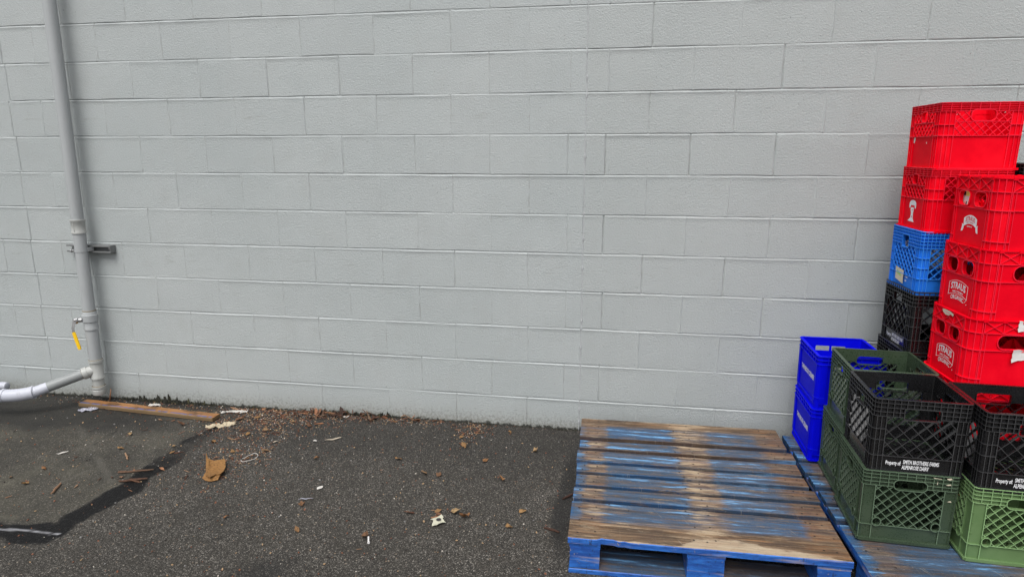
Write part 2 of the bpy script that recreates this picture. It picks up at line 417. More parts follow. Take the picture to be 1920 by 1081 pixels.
def build_ground():
    def axis(lo, hi, step, far):
        a = list(np.arange(lo, hi + 1e-6, step)); s = step; v = lo; left = []
        while v > -far: s *= 1.35; v -= s; left.append(v)
        s = step; v = hi; right = []
        while v < far: s *= 1.35; v += s; right.append(v)
        return np.array(left[::-1] + a + right)
    xs = axis(-4.3, 1.2, .01, 70); ys = axis(-1.75, .02, .01, 70)
    ys = ys[ys < 3]
    XX, YY = np.meshgrid(xs, ys)
    shp = XX.shape
    wx = XX + 0.012 * fbm(XX * 22, YY * 22, 31, 3); wy = YY + 0.012 * fbm(XX * 22, YY * 22, 57, 3)
    tar = poly_dist(wx, wy, TAR_IN + TAR_OUT).reshape(shp)
    patch = poly_dist(wx, wy, [(-2.9, -1.38)] + TAR_IN[1:-2] + [(-2.16, -.34), (-2.16, -.10), (-2.3, .05), (-8, .05), (-8, -1.38)]).reshape(shp)
    ss = lambda a, lo, hi: (lambda q: q * q * (3 - 2 * q))(np.clip((a - lo) / (hi - lo), 0, 1))
    tarm = 1 - ss(tar, -.006, .010)
    fade = np.clip(0.9 + 1.2 * fbm(XX * 5, YY * 5, 8, 3) - np.clip((YY + .75) * 1.1, 0, 1), .15, 1)
    tarm *= np.where(YY > -.75, fade, 1)
    patm = (1 - ss(patch, -.03, .02)) * np.clip(.80 + .7 * fbm(XX * 3, YY * 3, 71, 4), .35, 1)
    # dampness: along the wall foot on the left, two darker fields at the front
    wet_dark = 0.9 * (1 - ss(-YY - .05 * fbm(XX * 5, YY * 5, 3, 3), .03, .16)) * (1 - ss(XX, -2.6, -1.5)) 
    wet_dark = np.maximum(wet_dark, .85 * (1 - ss(np.hypot((XX + 3.2) / 1.0, (YY + .25) / .30) + .35 * fbm(XX * 6, YY * 6, 4, 4), .5, 1.05)))
    wet_dark = np.maximum(wet_dark, .75 * (1 - ss(np.hypot((XX + 1.08) / .30, (YY + 1.62) / .30) + .4 * fbm(XX * 7, YY * 7, 14, 4), .6, 1.1)))
    wet_dark = np.maximum(wet_dark, .45 * (1 - ss(-YY - .04 * fbm(XX * 6, YY * 6, 5, 3), .02, .07)))
    wet_dark = np.maximum(wet_dark, .8 * (1 - ss(np.hypot((XX + .09) / .05, (YY + .75) / .55) + .3 * fbm(XX * 9, YY * 9, 24, 3), .5, 1.1)))  # near-black strip along the left side of the first pallet
    damp = .42 * (1 - ss(-YY - .22 * fbm(XX * 2.2, YY * 2.2, 44, 4), .25, .75)) * ss(XX, -2.3, -1.9)
    wet_dark = np.maximum(wet_dark, damp)
    stripe = 1 - ss(line_dist(wx, wy, [(-2.5, -1.352), (-2.35, -1.35), (-2.23, -1.338), (-2.12, -1.345), (-2.09, -1.34)]).reshape(shp), .002, .0075)
    stripe *= np.clip(.65 + 1.6 * fbm(XX * 26, YY * 26, 6, 3), 0, 1)
    lines = np.zeros(shp)
    for pts, wd, st in (([(-3.12, -.23), (-2.63, -.59), (-2.19, -.94)], .016, .6), ([(-2.59, -.31), (-2.61, -.42), (-2.61, -.61), (-2.67, -.85)], .006, .7), ([(-2.37, -.78), (-2.42, -.91), (-2.44, -1.08)], .007, .8)):
        a = line_dist(wx, wy, pts).reshape(shp)
        lines = np.maximum(lines, st * (1 - ss(a, wd * .3, wd * 1.4)) * np.clip(.6 + 1.3 * fbm(XX * 16, YY * 16, 61, 3), 0, 1))
    crk = np.zeros(shp)
    for pts in ([(-1.03, -.80), (-1.045, -.70), (-1.03, -.60)], [(-.66, -.08), (-.645, -.22), (-.63, -.37), (-.66, -.52), (-.65, -.70)], [(-1.75, -.60), (-1.55, -.56), (-1.42, -.60)], [(-2.6, -.6), (-2.61, -.42)]):
        a = line_dist(wx, wy, pts).reshape(shp)
        crk = np.maximum(crk, (1 - ss(a, .002, .008)) * np.clip(.5 + 1.6 * fbm(XX * 14, YY * 14, 91, 3), 0, 1))
    Z = 0.004 * fbm(XX * 1.6, YY * 1.6, 2, 3) * np.exp(-np.hypot(XX, YY) * .02) + 0.0012 * fbm(XX * 30, YY * 30, 12, 2) - .004 * crk - .0015 * patm
    Z -= 0.0006
    nx, ny = len(xs), len(ys)
    me = bpy.data.meshes.new('ground')
    v = np.stack([XX.ravel(), YY.ravel(), Z.ravel()], 1)
    i = np.arange(nx * ny).reshape(ny, nx)
    f = np.stack([i[:-1, :-1].ravel(), i[:-1, 1:].ravel(), i[1:, 1:].ravel(), i[1:, :-1].ravel()], 1)
    me.from_pydata(v.tolist(), [], f.tolist())
    for nm, arr in (('m1', np.stack([tarm, patm, wet_dark, stripe], -1)), ('m2', np.stack([lines, crk, lines * 0, lines * 0 + 1], -1))):
        a = me.color_attributes.new(nm, 'FLOAT_COLOR', 'POINT')
        a.data.foreach_set('color', arr.reshape(-1).astype(np.float32))
    me.polygons.foreach_set('use_smooth', [True] * len(me.polygons))
    t = NT('asphalt')
    co = t.n('TexCoord').outputs['Object']
    a1 = t.n('Attribute', {'attribute_name': 'm1'}); s1 = t.n('SeparateColor', None, i0=a1.outputs['Color'])
    a2 = t.n('Attribute', {'attribute_name': 'm2'}); s2 = t.n('SeparateColor', None, i0=a2.outputs['Color'])
    tr, pa, we, stp = s1.outputs[0], s1.outputs[1], s1.outputs[2], a1.outputs['Alpha']
    ln, ck = s2.outputs[0], s2.outputs[1]
    vo = t.n('TexVoronoi', {'feature': 'F1'}, Vector=co, Scale=270.0)
    vs = t.n('SeparateColor', None, i0=vo.outputs['Color'])
    vo2 = t.n('TexVoronoi', {'feature': 'F1'}, Vector=co, Scale=90.0)
    vs2 = t.n('SeparateColor', None, i0=vo2.outputs['Color'])
    agg = t.ramp(vs.outputs[0], [(0.0, c4(.015, .014, .013)), (.42, c4(.036, .032, .027)), (.72, c4(.064, .058, .050)), (.90, c4(.112, .104, .092)), (1.0, c4(.27, .25, .22))])
    big = t.noise(co, 1.6, 5, .6); mid = t.noise(co, 11, 4, .65)
    agg = t.mix(t.m('MULTIPLY', t.maprange(mid, .40, .72), .55), agg, c4(.034, .030, .024))
    chip = t.m('MULTIPLY', t.m('GREATER_THAN', vs2.outputs[0], .94), t.maprange(vo2.outputs['Distance'], .22, .38, 1, 0))
    chipc = t.mix(vs2.outputs[1], c4(.22, .13, .07), c4(.38, .34, .28))
    agg = t.mix(t.m('MULTIPLY', chip, .75), agg, chipc)
    agg = t.mix(t.m('MULTIPLY', t.maprange(big, .35, .7), .30), agg, c4(.020, .0185, .016))
    # the old smoother, browner patch on the left
    pn = t.noise(co, 26, 5, .7)
    pcol = t.mix(pn, c4(.026, .0245, .019), c4(.078, .072, .055))
    pcol = t.mix(t.m('MULTIPLY', t.m('GREATER_THAN', vs.outputs[0], .86), .5), pcol, c4(.17, .155, .125))
    pcol = t.mix(t.m('MULTIPLY', chip, .5), pcol, chipc)
    pcol = t.mix(t.m('MULTIPLY', t.maprange(big, .42, .62), .6), pcol, c4(.020, .0195, .017))
    pcol = t.mix(t.m('MULTIPLY', t.maprange(t.noise(co, 5, 5, .7), .50, .68), .55), pcol, c4(.105, .098, .074))
    col = t.mix(t.m('MULTIPLY', pa, .88), agg, pcol)
    col = t.mix(ln, col, c4(.085, .08, .068))
    col = t.mix(t.m('MULTIPLY', we, .82), col, c4(.007, .007, .0075))
    tcol = t.mix(t.m('MULTIPLY', t.m('GREATER_THAN', vs.outputs[0], .90), .5), c4(.0045, .0045, .005), c4(.032, .032, .032))
    col = t.mix(t.m('MULTIPLY', tr, .97), col, tcol)
    col = t.mix(t.m('MULTIPLY', stp, .75), col, c4(.34, .34, .36))
    col = t.mix(t.m('MULTIPLY', ck, .85), col, c4(.012, .011, .010))
    hgt = t.m('ADD', t.m('MULTIPLY', t.m('SUBTRACT', 1.0, vo.outputs['Distance']), t.m('SUBTRACT', 1.0, t.m('MULTIPLY', t.m('MAXIMUM', pa, tr), .7))), t.m('MULTIPLY', chip, .5))
    hgt = t.m('ADD', hgt, t.m('MULTIPLY', mid, .8))
    ro = t.m('SUBTRACT', .82, t.m('MULTIPLY', t.m('MAXIMUM', t.m('MULTIPLY', we, .8), tr), .22))
    me.materials.append(t.out(Base_Color=col, Roughness=ro, Specular_IOR_Level=t.m('SUBTRACT', .30, t.m('MULTIPLY', tr, .16)), Normal=t.bump(hgt, .7, .005)))
    me.update()
    o = bpy.data.objects.new('ground', me); COL.objects.link(o)
    tag(o, kind='structure', label='dark worn asphalt with an old patch and tar seam', cat='ground')
build_ground()
# ------------------------------------------------------------------ pallets
def wood_material(name, kind):
    """weathered deck board: worn blue paint in zones over grey-brown wood. object x runs along the board"""
    t = NT(name)
    co = t.n('TexCoord').outputs['Object']
    rnd = t.n('ObjectInfo').outputs['Random']
    W = t.m('MULTIPLY', rnd, 61.0)
    sep = t.n('SeparateXYZ', None, Vector=co); x, y = sep.outputs[0], sep.outputs[1]
    grain = t.noise(t.scalevec(co, (3.2, 85, 60)), 1.0, 5, .62, '4D', W)
    grain2 = t.noise(t.scalevec(co, (9, 260, 160)), 1.0, 3, .6, '4D', W)
    blot = t.noise(t.scalevec(co, (5, 14, 10)), 1.0, 5, .65, '4D', W, .4)
    warp = t.noise(t.scalevec(co, (6, 70, 30)), 1.0, 5, .7, '4D', t.m('ADD', W, 9.0))
    strk = t.noise(t.scalevec(co, (2.2, 38, 20)), 1.0, 4, .65, '4D', t.m('ADD', W, 21.0))
    wood = t.ramp(grain, [(.28, c4(.016, .010, .007)), (.40, c4(.072, .044, .025)), (.52, c4(.145, .094, .056)), (.64, c4(.26, .18, .112)), (.82, c4(.46, .34, .22))])
    wood = t.mix(t.m('MULTIPLY', t.maprange(blot, .42, .66), .6), wood, c4(.046, .034, .028))
    wood = t.mix(t.m('MULTIPLY', t.maprange(grain2, .54, .72), .5), wood, c4(.030, .022, .018))
    ww = t.m('ADD', x, t.m('ADD', t.m('MULTIPLY', t.m('SUBTRACT', warp, .5), .11), t.m('MULTIPLY', t.m('SUBTRACT', blot, .5), .07)))
    if kind == 'front':
        zone = t.ramp(ww, [(0, .95), (.035, .75), (.05, .15), (.11, .3), (.15, .80), (.45, .72), (.54, .2), (.62, .78), (.86, .88), (.885, .08), (1, .05)])
        yy = t.m('ADD', y, t.m('MULTIPLY', t.m('SUBTRACT', warp, .5), .10))
        zone = t.m('MULTIPLY', zone, t.maprange(yy, -.03, .03))
    elif kind == 'rear':
        zone = t.ramp(ww, [(0, .5), (.03, .1), (.12, .15), (.14, .9), (.44, .9), (.47, .2), (.60, .3), (.63, .75), (.82, .75), (.86, .12), (1, .1)])
        zone = t.m('MULTIPLY', zone, t.maprange(t.m('ADD', y, t.m('MULTIPLY', t.m('SUBTRACT', warp, .5), .06)), .05, .01))
    elif kind == 'edge':
        zone = t.ramp(ww, [(0, .3), (.2, .1), (.55, .0), (.8, .35), (1, .8)])
    elif kind == 'blueedge':
        zone = t.ramp(ww, [(0, .95), (.05, .8), (.12, .7), (.15, .95), (.44, .95), (.5, .55), (.58, .5), (.62, .9), (.85, .85), (.9, .5), (1, .9)])
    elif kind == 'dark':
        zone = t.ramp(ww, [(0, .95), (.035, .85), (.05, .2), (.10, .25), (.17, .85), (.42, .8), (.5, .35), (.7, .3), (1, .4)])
    else:
        zone = t.ramp(ww, [(0, .95), (.03, .75), (.045, .15), (.115, .15), (.135, .78), (.44, .82), (.475, .15), (.58, .15), (.61, .74), (.82, .70), (.865, .10), (1, .05)])
    tan = t.ramp(ww, [(0, .1), (.07, .42), (.12, .38), (.15, .1), (.42, .2), (.5, .66), (.58, .52), (.66, .12), (1, .08)])
    pn = t.noise(t.scalevec(co, (14, 70, 40)), 1.0, 5, .7, '4D', t.m('ADD', W, 3.0))
    iso = t.noise(co, 150, 4, .7, '4D', W)
    cover = t.maprange(t.m('ADD', t.m('ADD', t.m('MULTIPLY', pn, .50), t.m('MULTIPLY', strk, .38)), t.m('MULTIPLY', iso, .22)), .43, .60)
    bl = t.m('MULTIPLY', zone, t.m('ADD', .38, t.m('MULTIPLY', cover, .95)), clamp=True)
    blue = t.mix(t.maprange(strk, .35, .66), c4(.026, .050, .085), c4(.058, .105, .185))
    blue = t.mix(t.m('MULTIPLY', t.maprange(grain2, .52, .66), .45), blue, c4(.085, .078, .062))
    blue = t.mix(t.maprange(zone, .86, .99), blue, c4(.012, .080, .21))
    light = t.maprange(t.m('ADD', strk, t.m('MULTIPLY', pn, .45)), .78, .90)
    blue = t.mix(t.m('MULTIPLY', light, .9), blue, c4(.15, .34, .58))
    tn = t.m('ADD', t.m('MULTIPLY', t.noise(t.scalevec(co, (7, 95, 40)), 1.0, 6, .75, '4D', t.m('ADD', W, 33.0)), .62), t.m('MULTIPLY', t.noise(t.scalevec(co, (6, 24, 12)), 1.0, 5, .7, '4D', t.m('ADD', W, 39.0)), .38))
    tanm = t.maprange(t.m('ADD', tn, t.m('MULTIPLY', tan, .14)), .545, .67)
    wood = t.mix(t.m('MULTIPLY', tanm, .85), wood, t.mix(grain2, c4(.27, .20, .125), c4(.58, .46, .31)))
    if kind == 'front':
        pe = t.m('ADD', t.m('MULTIPLY', t.m('SUBTRACT', tn, .5), .10), t.m('MULTIPLY', t.m('SUBTRACT', blot, .5), .06))
        hgt_ = t.ramp(x, [(0, .005), (.38, .008), (.46, .050), (.60, .075), (.72, .040), (.9, .020), (.97, .008)])
        pm = t.maprange(t.m('SUBTRACT', t.m('ADD', t.m('ADD', y, .127), pe), hgt_), -.006, .004, 1, 0)
        wood = t.mix(t.m('MULTIPLY', pm, .85), wood, t.mix(grain, c4(.24, .175, .115), c4(.56, .47, .34)))
    org = t.maprange(t.noise(t.scalevec(co, (2, 60, 30)), 1.0, 3, .6, '4D', t.m('ADD', W, 50.0)), .60, .70)
    wood = t.mix(t.m('MULTIPLY', org, .7), wood, c4(.33, .155, .055))
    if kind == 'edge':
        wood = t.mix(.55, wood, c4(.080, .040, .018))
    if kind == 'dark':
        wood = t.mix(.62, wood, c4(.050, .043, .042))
    rust = t.ramp(ww, [(0, .1), (.05, .5), (.12, .55), (.15, .1), (.44, .1), (.5, .35), (.60, .3), (.64, .08), (.82, .1), (.87, .75), (1, .6)])
    rn = t.maprange(t.noise(t.scalevec(co, (6, 40, 20)), 1.0, 5, .7, '4D', t.m('ADD', W, 77.0)), .42, .62)
    wood = t.mix(t.m('MULTIPLY', t.m('MULTIPLY', rust, rn), .75), wood, t.mix(grain, c4(.085, .034, .012), c4(.36, .165, .060)))
    stn = t.maprange(t.noise(t.scalevec(co, (4, 9, 9)), 1.0, 5, .7, '4D', t.m('ADD', W, 91.0)), .52, .68)
    wood = t.mix(t.m('MULTIPLY', stn, .6), wood, c4(.028, .020, .016))
    col = t.mix(t.m('MULTIPLY', bl, t.m('SUBTRACT', 1.0, t.m('MULTIPLY', tanm, .75))), wood, blue)
    if kind in ('edge', 'blueedge'): col = t.mix(.42, col, c4(.006, .008, .012))  # edge faces darkened: shade of the gaps between boards put into the colour
    # saw marks and nail heads
    saw = t.noise(t.scalevec(co, (150, 6, 6)), 1.0, 2, .5, '4D', W)
    col = t.mix(t.m('MULTIPLY', t.maprange(saw, .64, .75), .13), col, c4(.30, .27, .20))
    vo = t.n('TexVoronoi', {'feature': 'F1'}, Vector=t.scalevec(co, (1, .7, 0)), Scale=13.0)
    nailm = t.maprange(vo.outputs['Distance'], .04, .07, 1, 0)
    col = t.mix(t.m('MULTIPLY', nailm, .85), col, c4(.016, .013, .012))
    fl = t.noise(co, 34, 3, .6, '4D', W)
    col = t.mix(t.maprange(fl, .775, .80), col, c4(.02, .11, .55))
    col = t.mix(t.maprange(iso, .54, .72, 0, .55), col, t.mix(.75, col, c4(.012, .010, .009)))
    col = t.mix(t.maprange(iso, .40, .30, 0, .35), col, c4(.34, .31, .26))
    scr = t.noise(t.scalevec(t.n('VectorRotate', {'rotation_type': 'Z_AXIS'}, Vector=co, Angle=1.1).outputs[0], (10, 320, 10)), 1.0, 2, .5, '4D', W)
    col = t.mix(t.m('MULTIPLY', t.maprange(scr, .67, .73), .4), col, c4(.36, .34, .29))
    h = t.m('ADD', t.m('ADD', t.m('MULTIPLY', grain, .8), t.m('MULTIPLY', grain2, .7)), t.m('MULTIPLY', iso, .5))
    h = t.m('SUBTRACT', h, t.m('MULTIPLY', nailm, .6))
    return t.out(Base_Color=col, Roughness=t.maprange(pn, .3, .7, .45, .75), Specular_IOR_Level=.35, Normal=t.bump(h, .6, .004))

def paint_material(name, dark=1.0, worn_or_lit=.5, a=(.010, .060, .27), b=(.024, .150, .52)):
    t = NT(name)
    co = t.n('TexCoord').outputs['Object']
    W = t.m('MULTIPLY', t.n('ObjectInfo').outputs['Random'], 47.0)
    n1 = t.noise(t.scalevec(co, (12, 20, 60)), 1.0, 5, .65, '4D', W)
    n2 = t.noise(co, 70, 4, .65, '4D', W)
    n3 = t.noise(t.scalevec(co, (3, 6, 30)), 1.0, 3, .6, '4D', W)
    col = t.mix(t.maprange(n1, .35, .7), c4(*[q * dark for q in a]), c4(*[q * dark for q in b]))
    col = t.mix(t.m('MULTIPLY', t.maprange(n2, .55, .70), .6), col, c4(.012, .025, .07))
    n4 = t.noise(t.scalevec(co, (60, 60, 9)), 1.0, 4, .7, '4D', W)
    col = t.mix(t.m('MULTIPLY', t.maprange(n4, .60, .66), .7), col, c4(.010, .016, .04))
    n5 = t.noise(co, 38, 5, .75, '4D', W)
    col = t.mix(t.maprange(n5, .62, .66, 0, .85), col, c4(.34, .26, .17))
    col = t.mix(t.m('MULTIPLY', t.maprange(n3, .70 - .12 * worn_or_lit, .80 - .08 * worn_or_lit), .85), col, c4(.42 * dark ** .5, .32 * dark ** .5, .22 * dark ** .5))
    return t.out(Base_Color=col, Roughness=.55, Normal=t.bump(t.m('ADD', n1, n2), .5, .004))
M_DECK = wood_material('deck_wood', 'mid')
M_DECKF = wood_material('front_deck_wood', 'front')
M_DECKR = wood_material('rear_deck_wood', 'rear')
M_DECKD = wood_material('dark_deck_wood', 'dark')
M_PAINT = paint_material('worn_blue_paint', 1.0, 1.3)
M_PAINTD = wood_material('blue_board_edge', 'blueedge')
M_DARKNAIL = flat('rusty_nail', (.020, .013, .010), .7)
M_EDGEB = wood_material('brown_board_edge', 'edge')
M_UNDER = flat('dirty_bare_wood', (.075, .072, .064), .8)

def board(name, L, y0, y1, z0, z1, mats, parent, seed, x0=0.0, skew=0.0, bite=None, split=None, nails=()):
    """one plank along x: rounded worn section with an uneven outline; slot 0 is the top face, slot 1 the painted edges"""
    rg = random.Random(seed)
    nx = max(6, int(L / .02)); yc = (y0 + y1) / 2; hw = (y1 - y0) / 2; T = z1 - z0
    mb = MB(); b = .0025
    sec_top = [-1, -.8, -.45, -.15, .15, .45, .8, 1]
    rows = []
    for i in range(nx + 1):
        x = x0 + L * i / nx
        u = x * 7 + seed
        ef = .0022 * float(fbm(u, .3, seed, 3)); er = .0022 * float(fbm(u, 9.3, seed, 3))
        if bite and bite[0] < x < bite[1]:
            q = (x - bite[0]) / (bite[1] - bite[0]); ef += bite[2] * math.sin(math.pi * q) ** .5 * (.7 + .7 * float(vnoise(x * 90, 1, 3)) + .3 * float(vnoise(x * 31, 2, 3)))
        sk = skew * (x - x0)
        ya = yc - hw + ef + sk; yb = yc + hw + er + sk
        zt = z1 + .0012 * float(fbm(u * .4, 4.1, seed, 2))
        ring = [(x, ya, z0), (x, ya, zt - b), ]
        for s_ in sec_top:
            yy = (ya + yb) / 2 + s_ * ((yb - ya) / 2 - b)
            dz = .0008 * float(vnoise(x * 25, yy * 60, seed))
            if split is not None and abs(yy - sk - split) < .004: dz -= .004
            ring.append((x, yy, zt + dz))
        ring += [(x, yb, zt - b), (x, yb, z0)]
        rows.append(ring)
    m = len(rows[0])
    for r_ in rows: mb.v += r_
    for i in range(nx):
        for k in range(m):
            k2 = (k + 1) % m
            mb.f.append([i * m + k, (i + 1) * m + k, (i + 1) * m + k2, i * m + k2][::-1])
            mb.m.append(0 if 2 <= k < m - 3 else 1)
    mb.f.append(list(range(m))[::-1]); mb.m.append(1)
    mb.f.append([nx * m + k for k in range(m)]); mb.m.append(1)
    for nx_, ny_ in nails:
        q = [(nx_ + .0042 * math.cos(a * .785), ny_ + .0036 * math.sin(a * .785), z1 + .0013) for a in range(8)]
        mb.add(q, [tuple(range(8))[::-1]], 2)
    # put the board's own origin at its middle depth so its grain pattern is its own
    mb.v = [(v[0] - x0, v[1] - yc, v[2] - z1) for v in mb.v]
    for f in mb.f: f.reverse()
    o = mb.build(name, mats, parent, loc=(x0, yc, z1), smooth=True, auto=35)
    return o

def block(name, x0, x1, y0, y1, z0, z1, mat, parent, seed):
    mb = MB(); n = 7
    def P(a, b_, c): 
        x = x0 + (x1 - x0) * a; y = y0 + (y1 - y0) * b_; z = z0 + (z1 - z0) * c
        return (x + .0016 * float(vnoise(z * 80, y * 80, seed)), y + .0022 * float(fbm(x * 50, z * 50, seed + 1, 3)), z)
    def grid(f):
        o = len(mb.v)
        for j in range(n + 1):
            for i in range(n + 1): mb.v.append(f(i / n, j / n))
        for j in range(n):
            for i in range(n):
                q = o + j * (n + 1) + i
                mb.f.append([q, q + 1, q + n + 2, q + n + 1]); mb.m.append(0)
    grid(lambda a, c: P(a, 0, c)); grid(lambda a, c: P(1 - a, 1, c)); grid(lambda a, c: P(0, 1 - a, c)); grid(lambda a, c: P(1, a, c))
    grid(lambda a, c: P(a, c, 1)); grid(lambda a, c: P(a, 1 - c, 0))
    c = ((x0 + x1) / 2, (y0 + y1) / 2, z0)
    mb.v = [(v[0] - c[0], v[1] - c[1], v[2] - c[2]) for v in mb.v]
    return mb.build(name, mat, parent, loc=c, smooth=True, auto=40)

def make_pallet(loc, rz, label, W, decks, D, kind):
    p = empty('wooden_pallet', loc, rz)
    tag(p, label, 'pallet', 'blue block pallets against the wall')
    for i, (a, b_) in enumerate(decks):
        last = i == len(decks) - 1
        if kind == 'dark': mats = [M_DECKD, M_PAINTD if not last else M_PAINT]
        else: mats = [M_DECKF if last else (M_DECKR if i == 0 else M_DECK), M_PAINT if last else (M_EDGEB if i < 2 else M_PAINTD)]
        o = board('deck_board', W + (-.004, .003, 0, -.006, .002, -.003, 0)[i % 7], -b_, -a, .118, .140, mats + [M_DARKNAIL], p, 11 + i * 7 + (300 if kind == 'dark' else 0),
              x0=(0, .004, -.003, .002, .005, 0, -.002)[i % 7], skew=(.0, .004, -.003, .003, .0, .002, .0)[i % 7],
              bite=(.10, .21, .014) if last and kind != 'dark' else None, split=(-a - .085) if last else None, nails=[(xx + .008 * math.sin(i * 5 + xx * 40 + q * 3), -b_ + (b_ - a) * (q + .5 + .18 * math.sin(i * 3 + xx * 17)) / (2 if b_ - a < .15 else 3)) for xx in (.032, .088, W / 2 - .032, W / 2 + .034, W - .085, W - .033) for q in range(2 if b_ - a < .15 else 3)])
        if last: o['label'] = 'wide front deck board with a splintered edge' if kind != 'dark' else 'wide dark front deck board'
    for xa, xb in ((0.004, .116), (W / 2 - .066, W / 2 + .066), (W - .116, W - .004)):
        mb = MB(); mb.box(xa, xb, -D + .006, -.004, .101, .1175); mb.build('stringer_board', M_PAINT, p)
        for ya, yb in ((-D + .004, -D + .14), (-D / 2 - .07, -D / 2 + .07), (-.14, -.006)):
            block('block', xa + .002, xb - .002, ya, yb, .019, .1005, M_PAINT, p, int(xa * 100 + yb * 31))
    for ya, yb in ((-D - .003, -D + .135), (-D / 2 - .06, -D / 2 + .06), (-.13, -.003)):
        mb = MB(); board('bottom_board', W - .006, ya, yb, .001, .0185, [M_DECKD, M_PAINT], p, int(50 - yb * 40) + (90 if kind == 'dark' else 0), x0=.003)
    return p
DECKS = [(0, .222), (.262, .342), (.372, .470), (.500, .578), (.604, .690), (.716, .804), (.830, 1.084)]
make_pallet((-.0544, -.1562, 0), R(.78), 'empty blue pallet with worn brown and blue deck boards, left of the crates', .975, DECKS, 1.084, 'worn')
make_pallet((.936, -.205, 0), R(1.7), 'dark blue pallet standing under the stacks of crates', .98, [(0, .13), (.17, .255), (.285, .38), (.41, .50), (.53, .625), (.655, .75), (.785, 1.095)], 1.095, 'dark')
# ------------------------------------------------------------------ crates
def text_mesh(txt, size, bold=0.0, sx=1.0, font_shear=0.0, spacing=1.0):
    cu = bpy.data.curves.new('text', 'FONT')
    cu.body = txt; cu.size = size; cu.align_x = 'CENTER'; cu.align_y = 'CENTER'; cu.offset = bold; cu.resolution_u = 2
    cu.space_character = spacing; cu.shear = font_shear
    ob = bpy.data.objects.new('text', cu)
    me = bpy.data.meshes.new_from_object(ob)
    vs = [(v.co.x * sx, v.co.y) for v in me.vertices]; fs = [list(p.vertices) for p in me.polygons]
    bpy.data.objects.remove(ob); bpy.data.curves.remove(cu); bpy.data.meshes.remove(me)
    return vs, fs

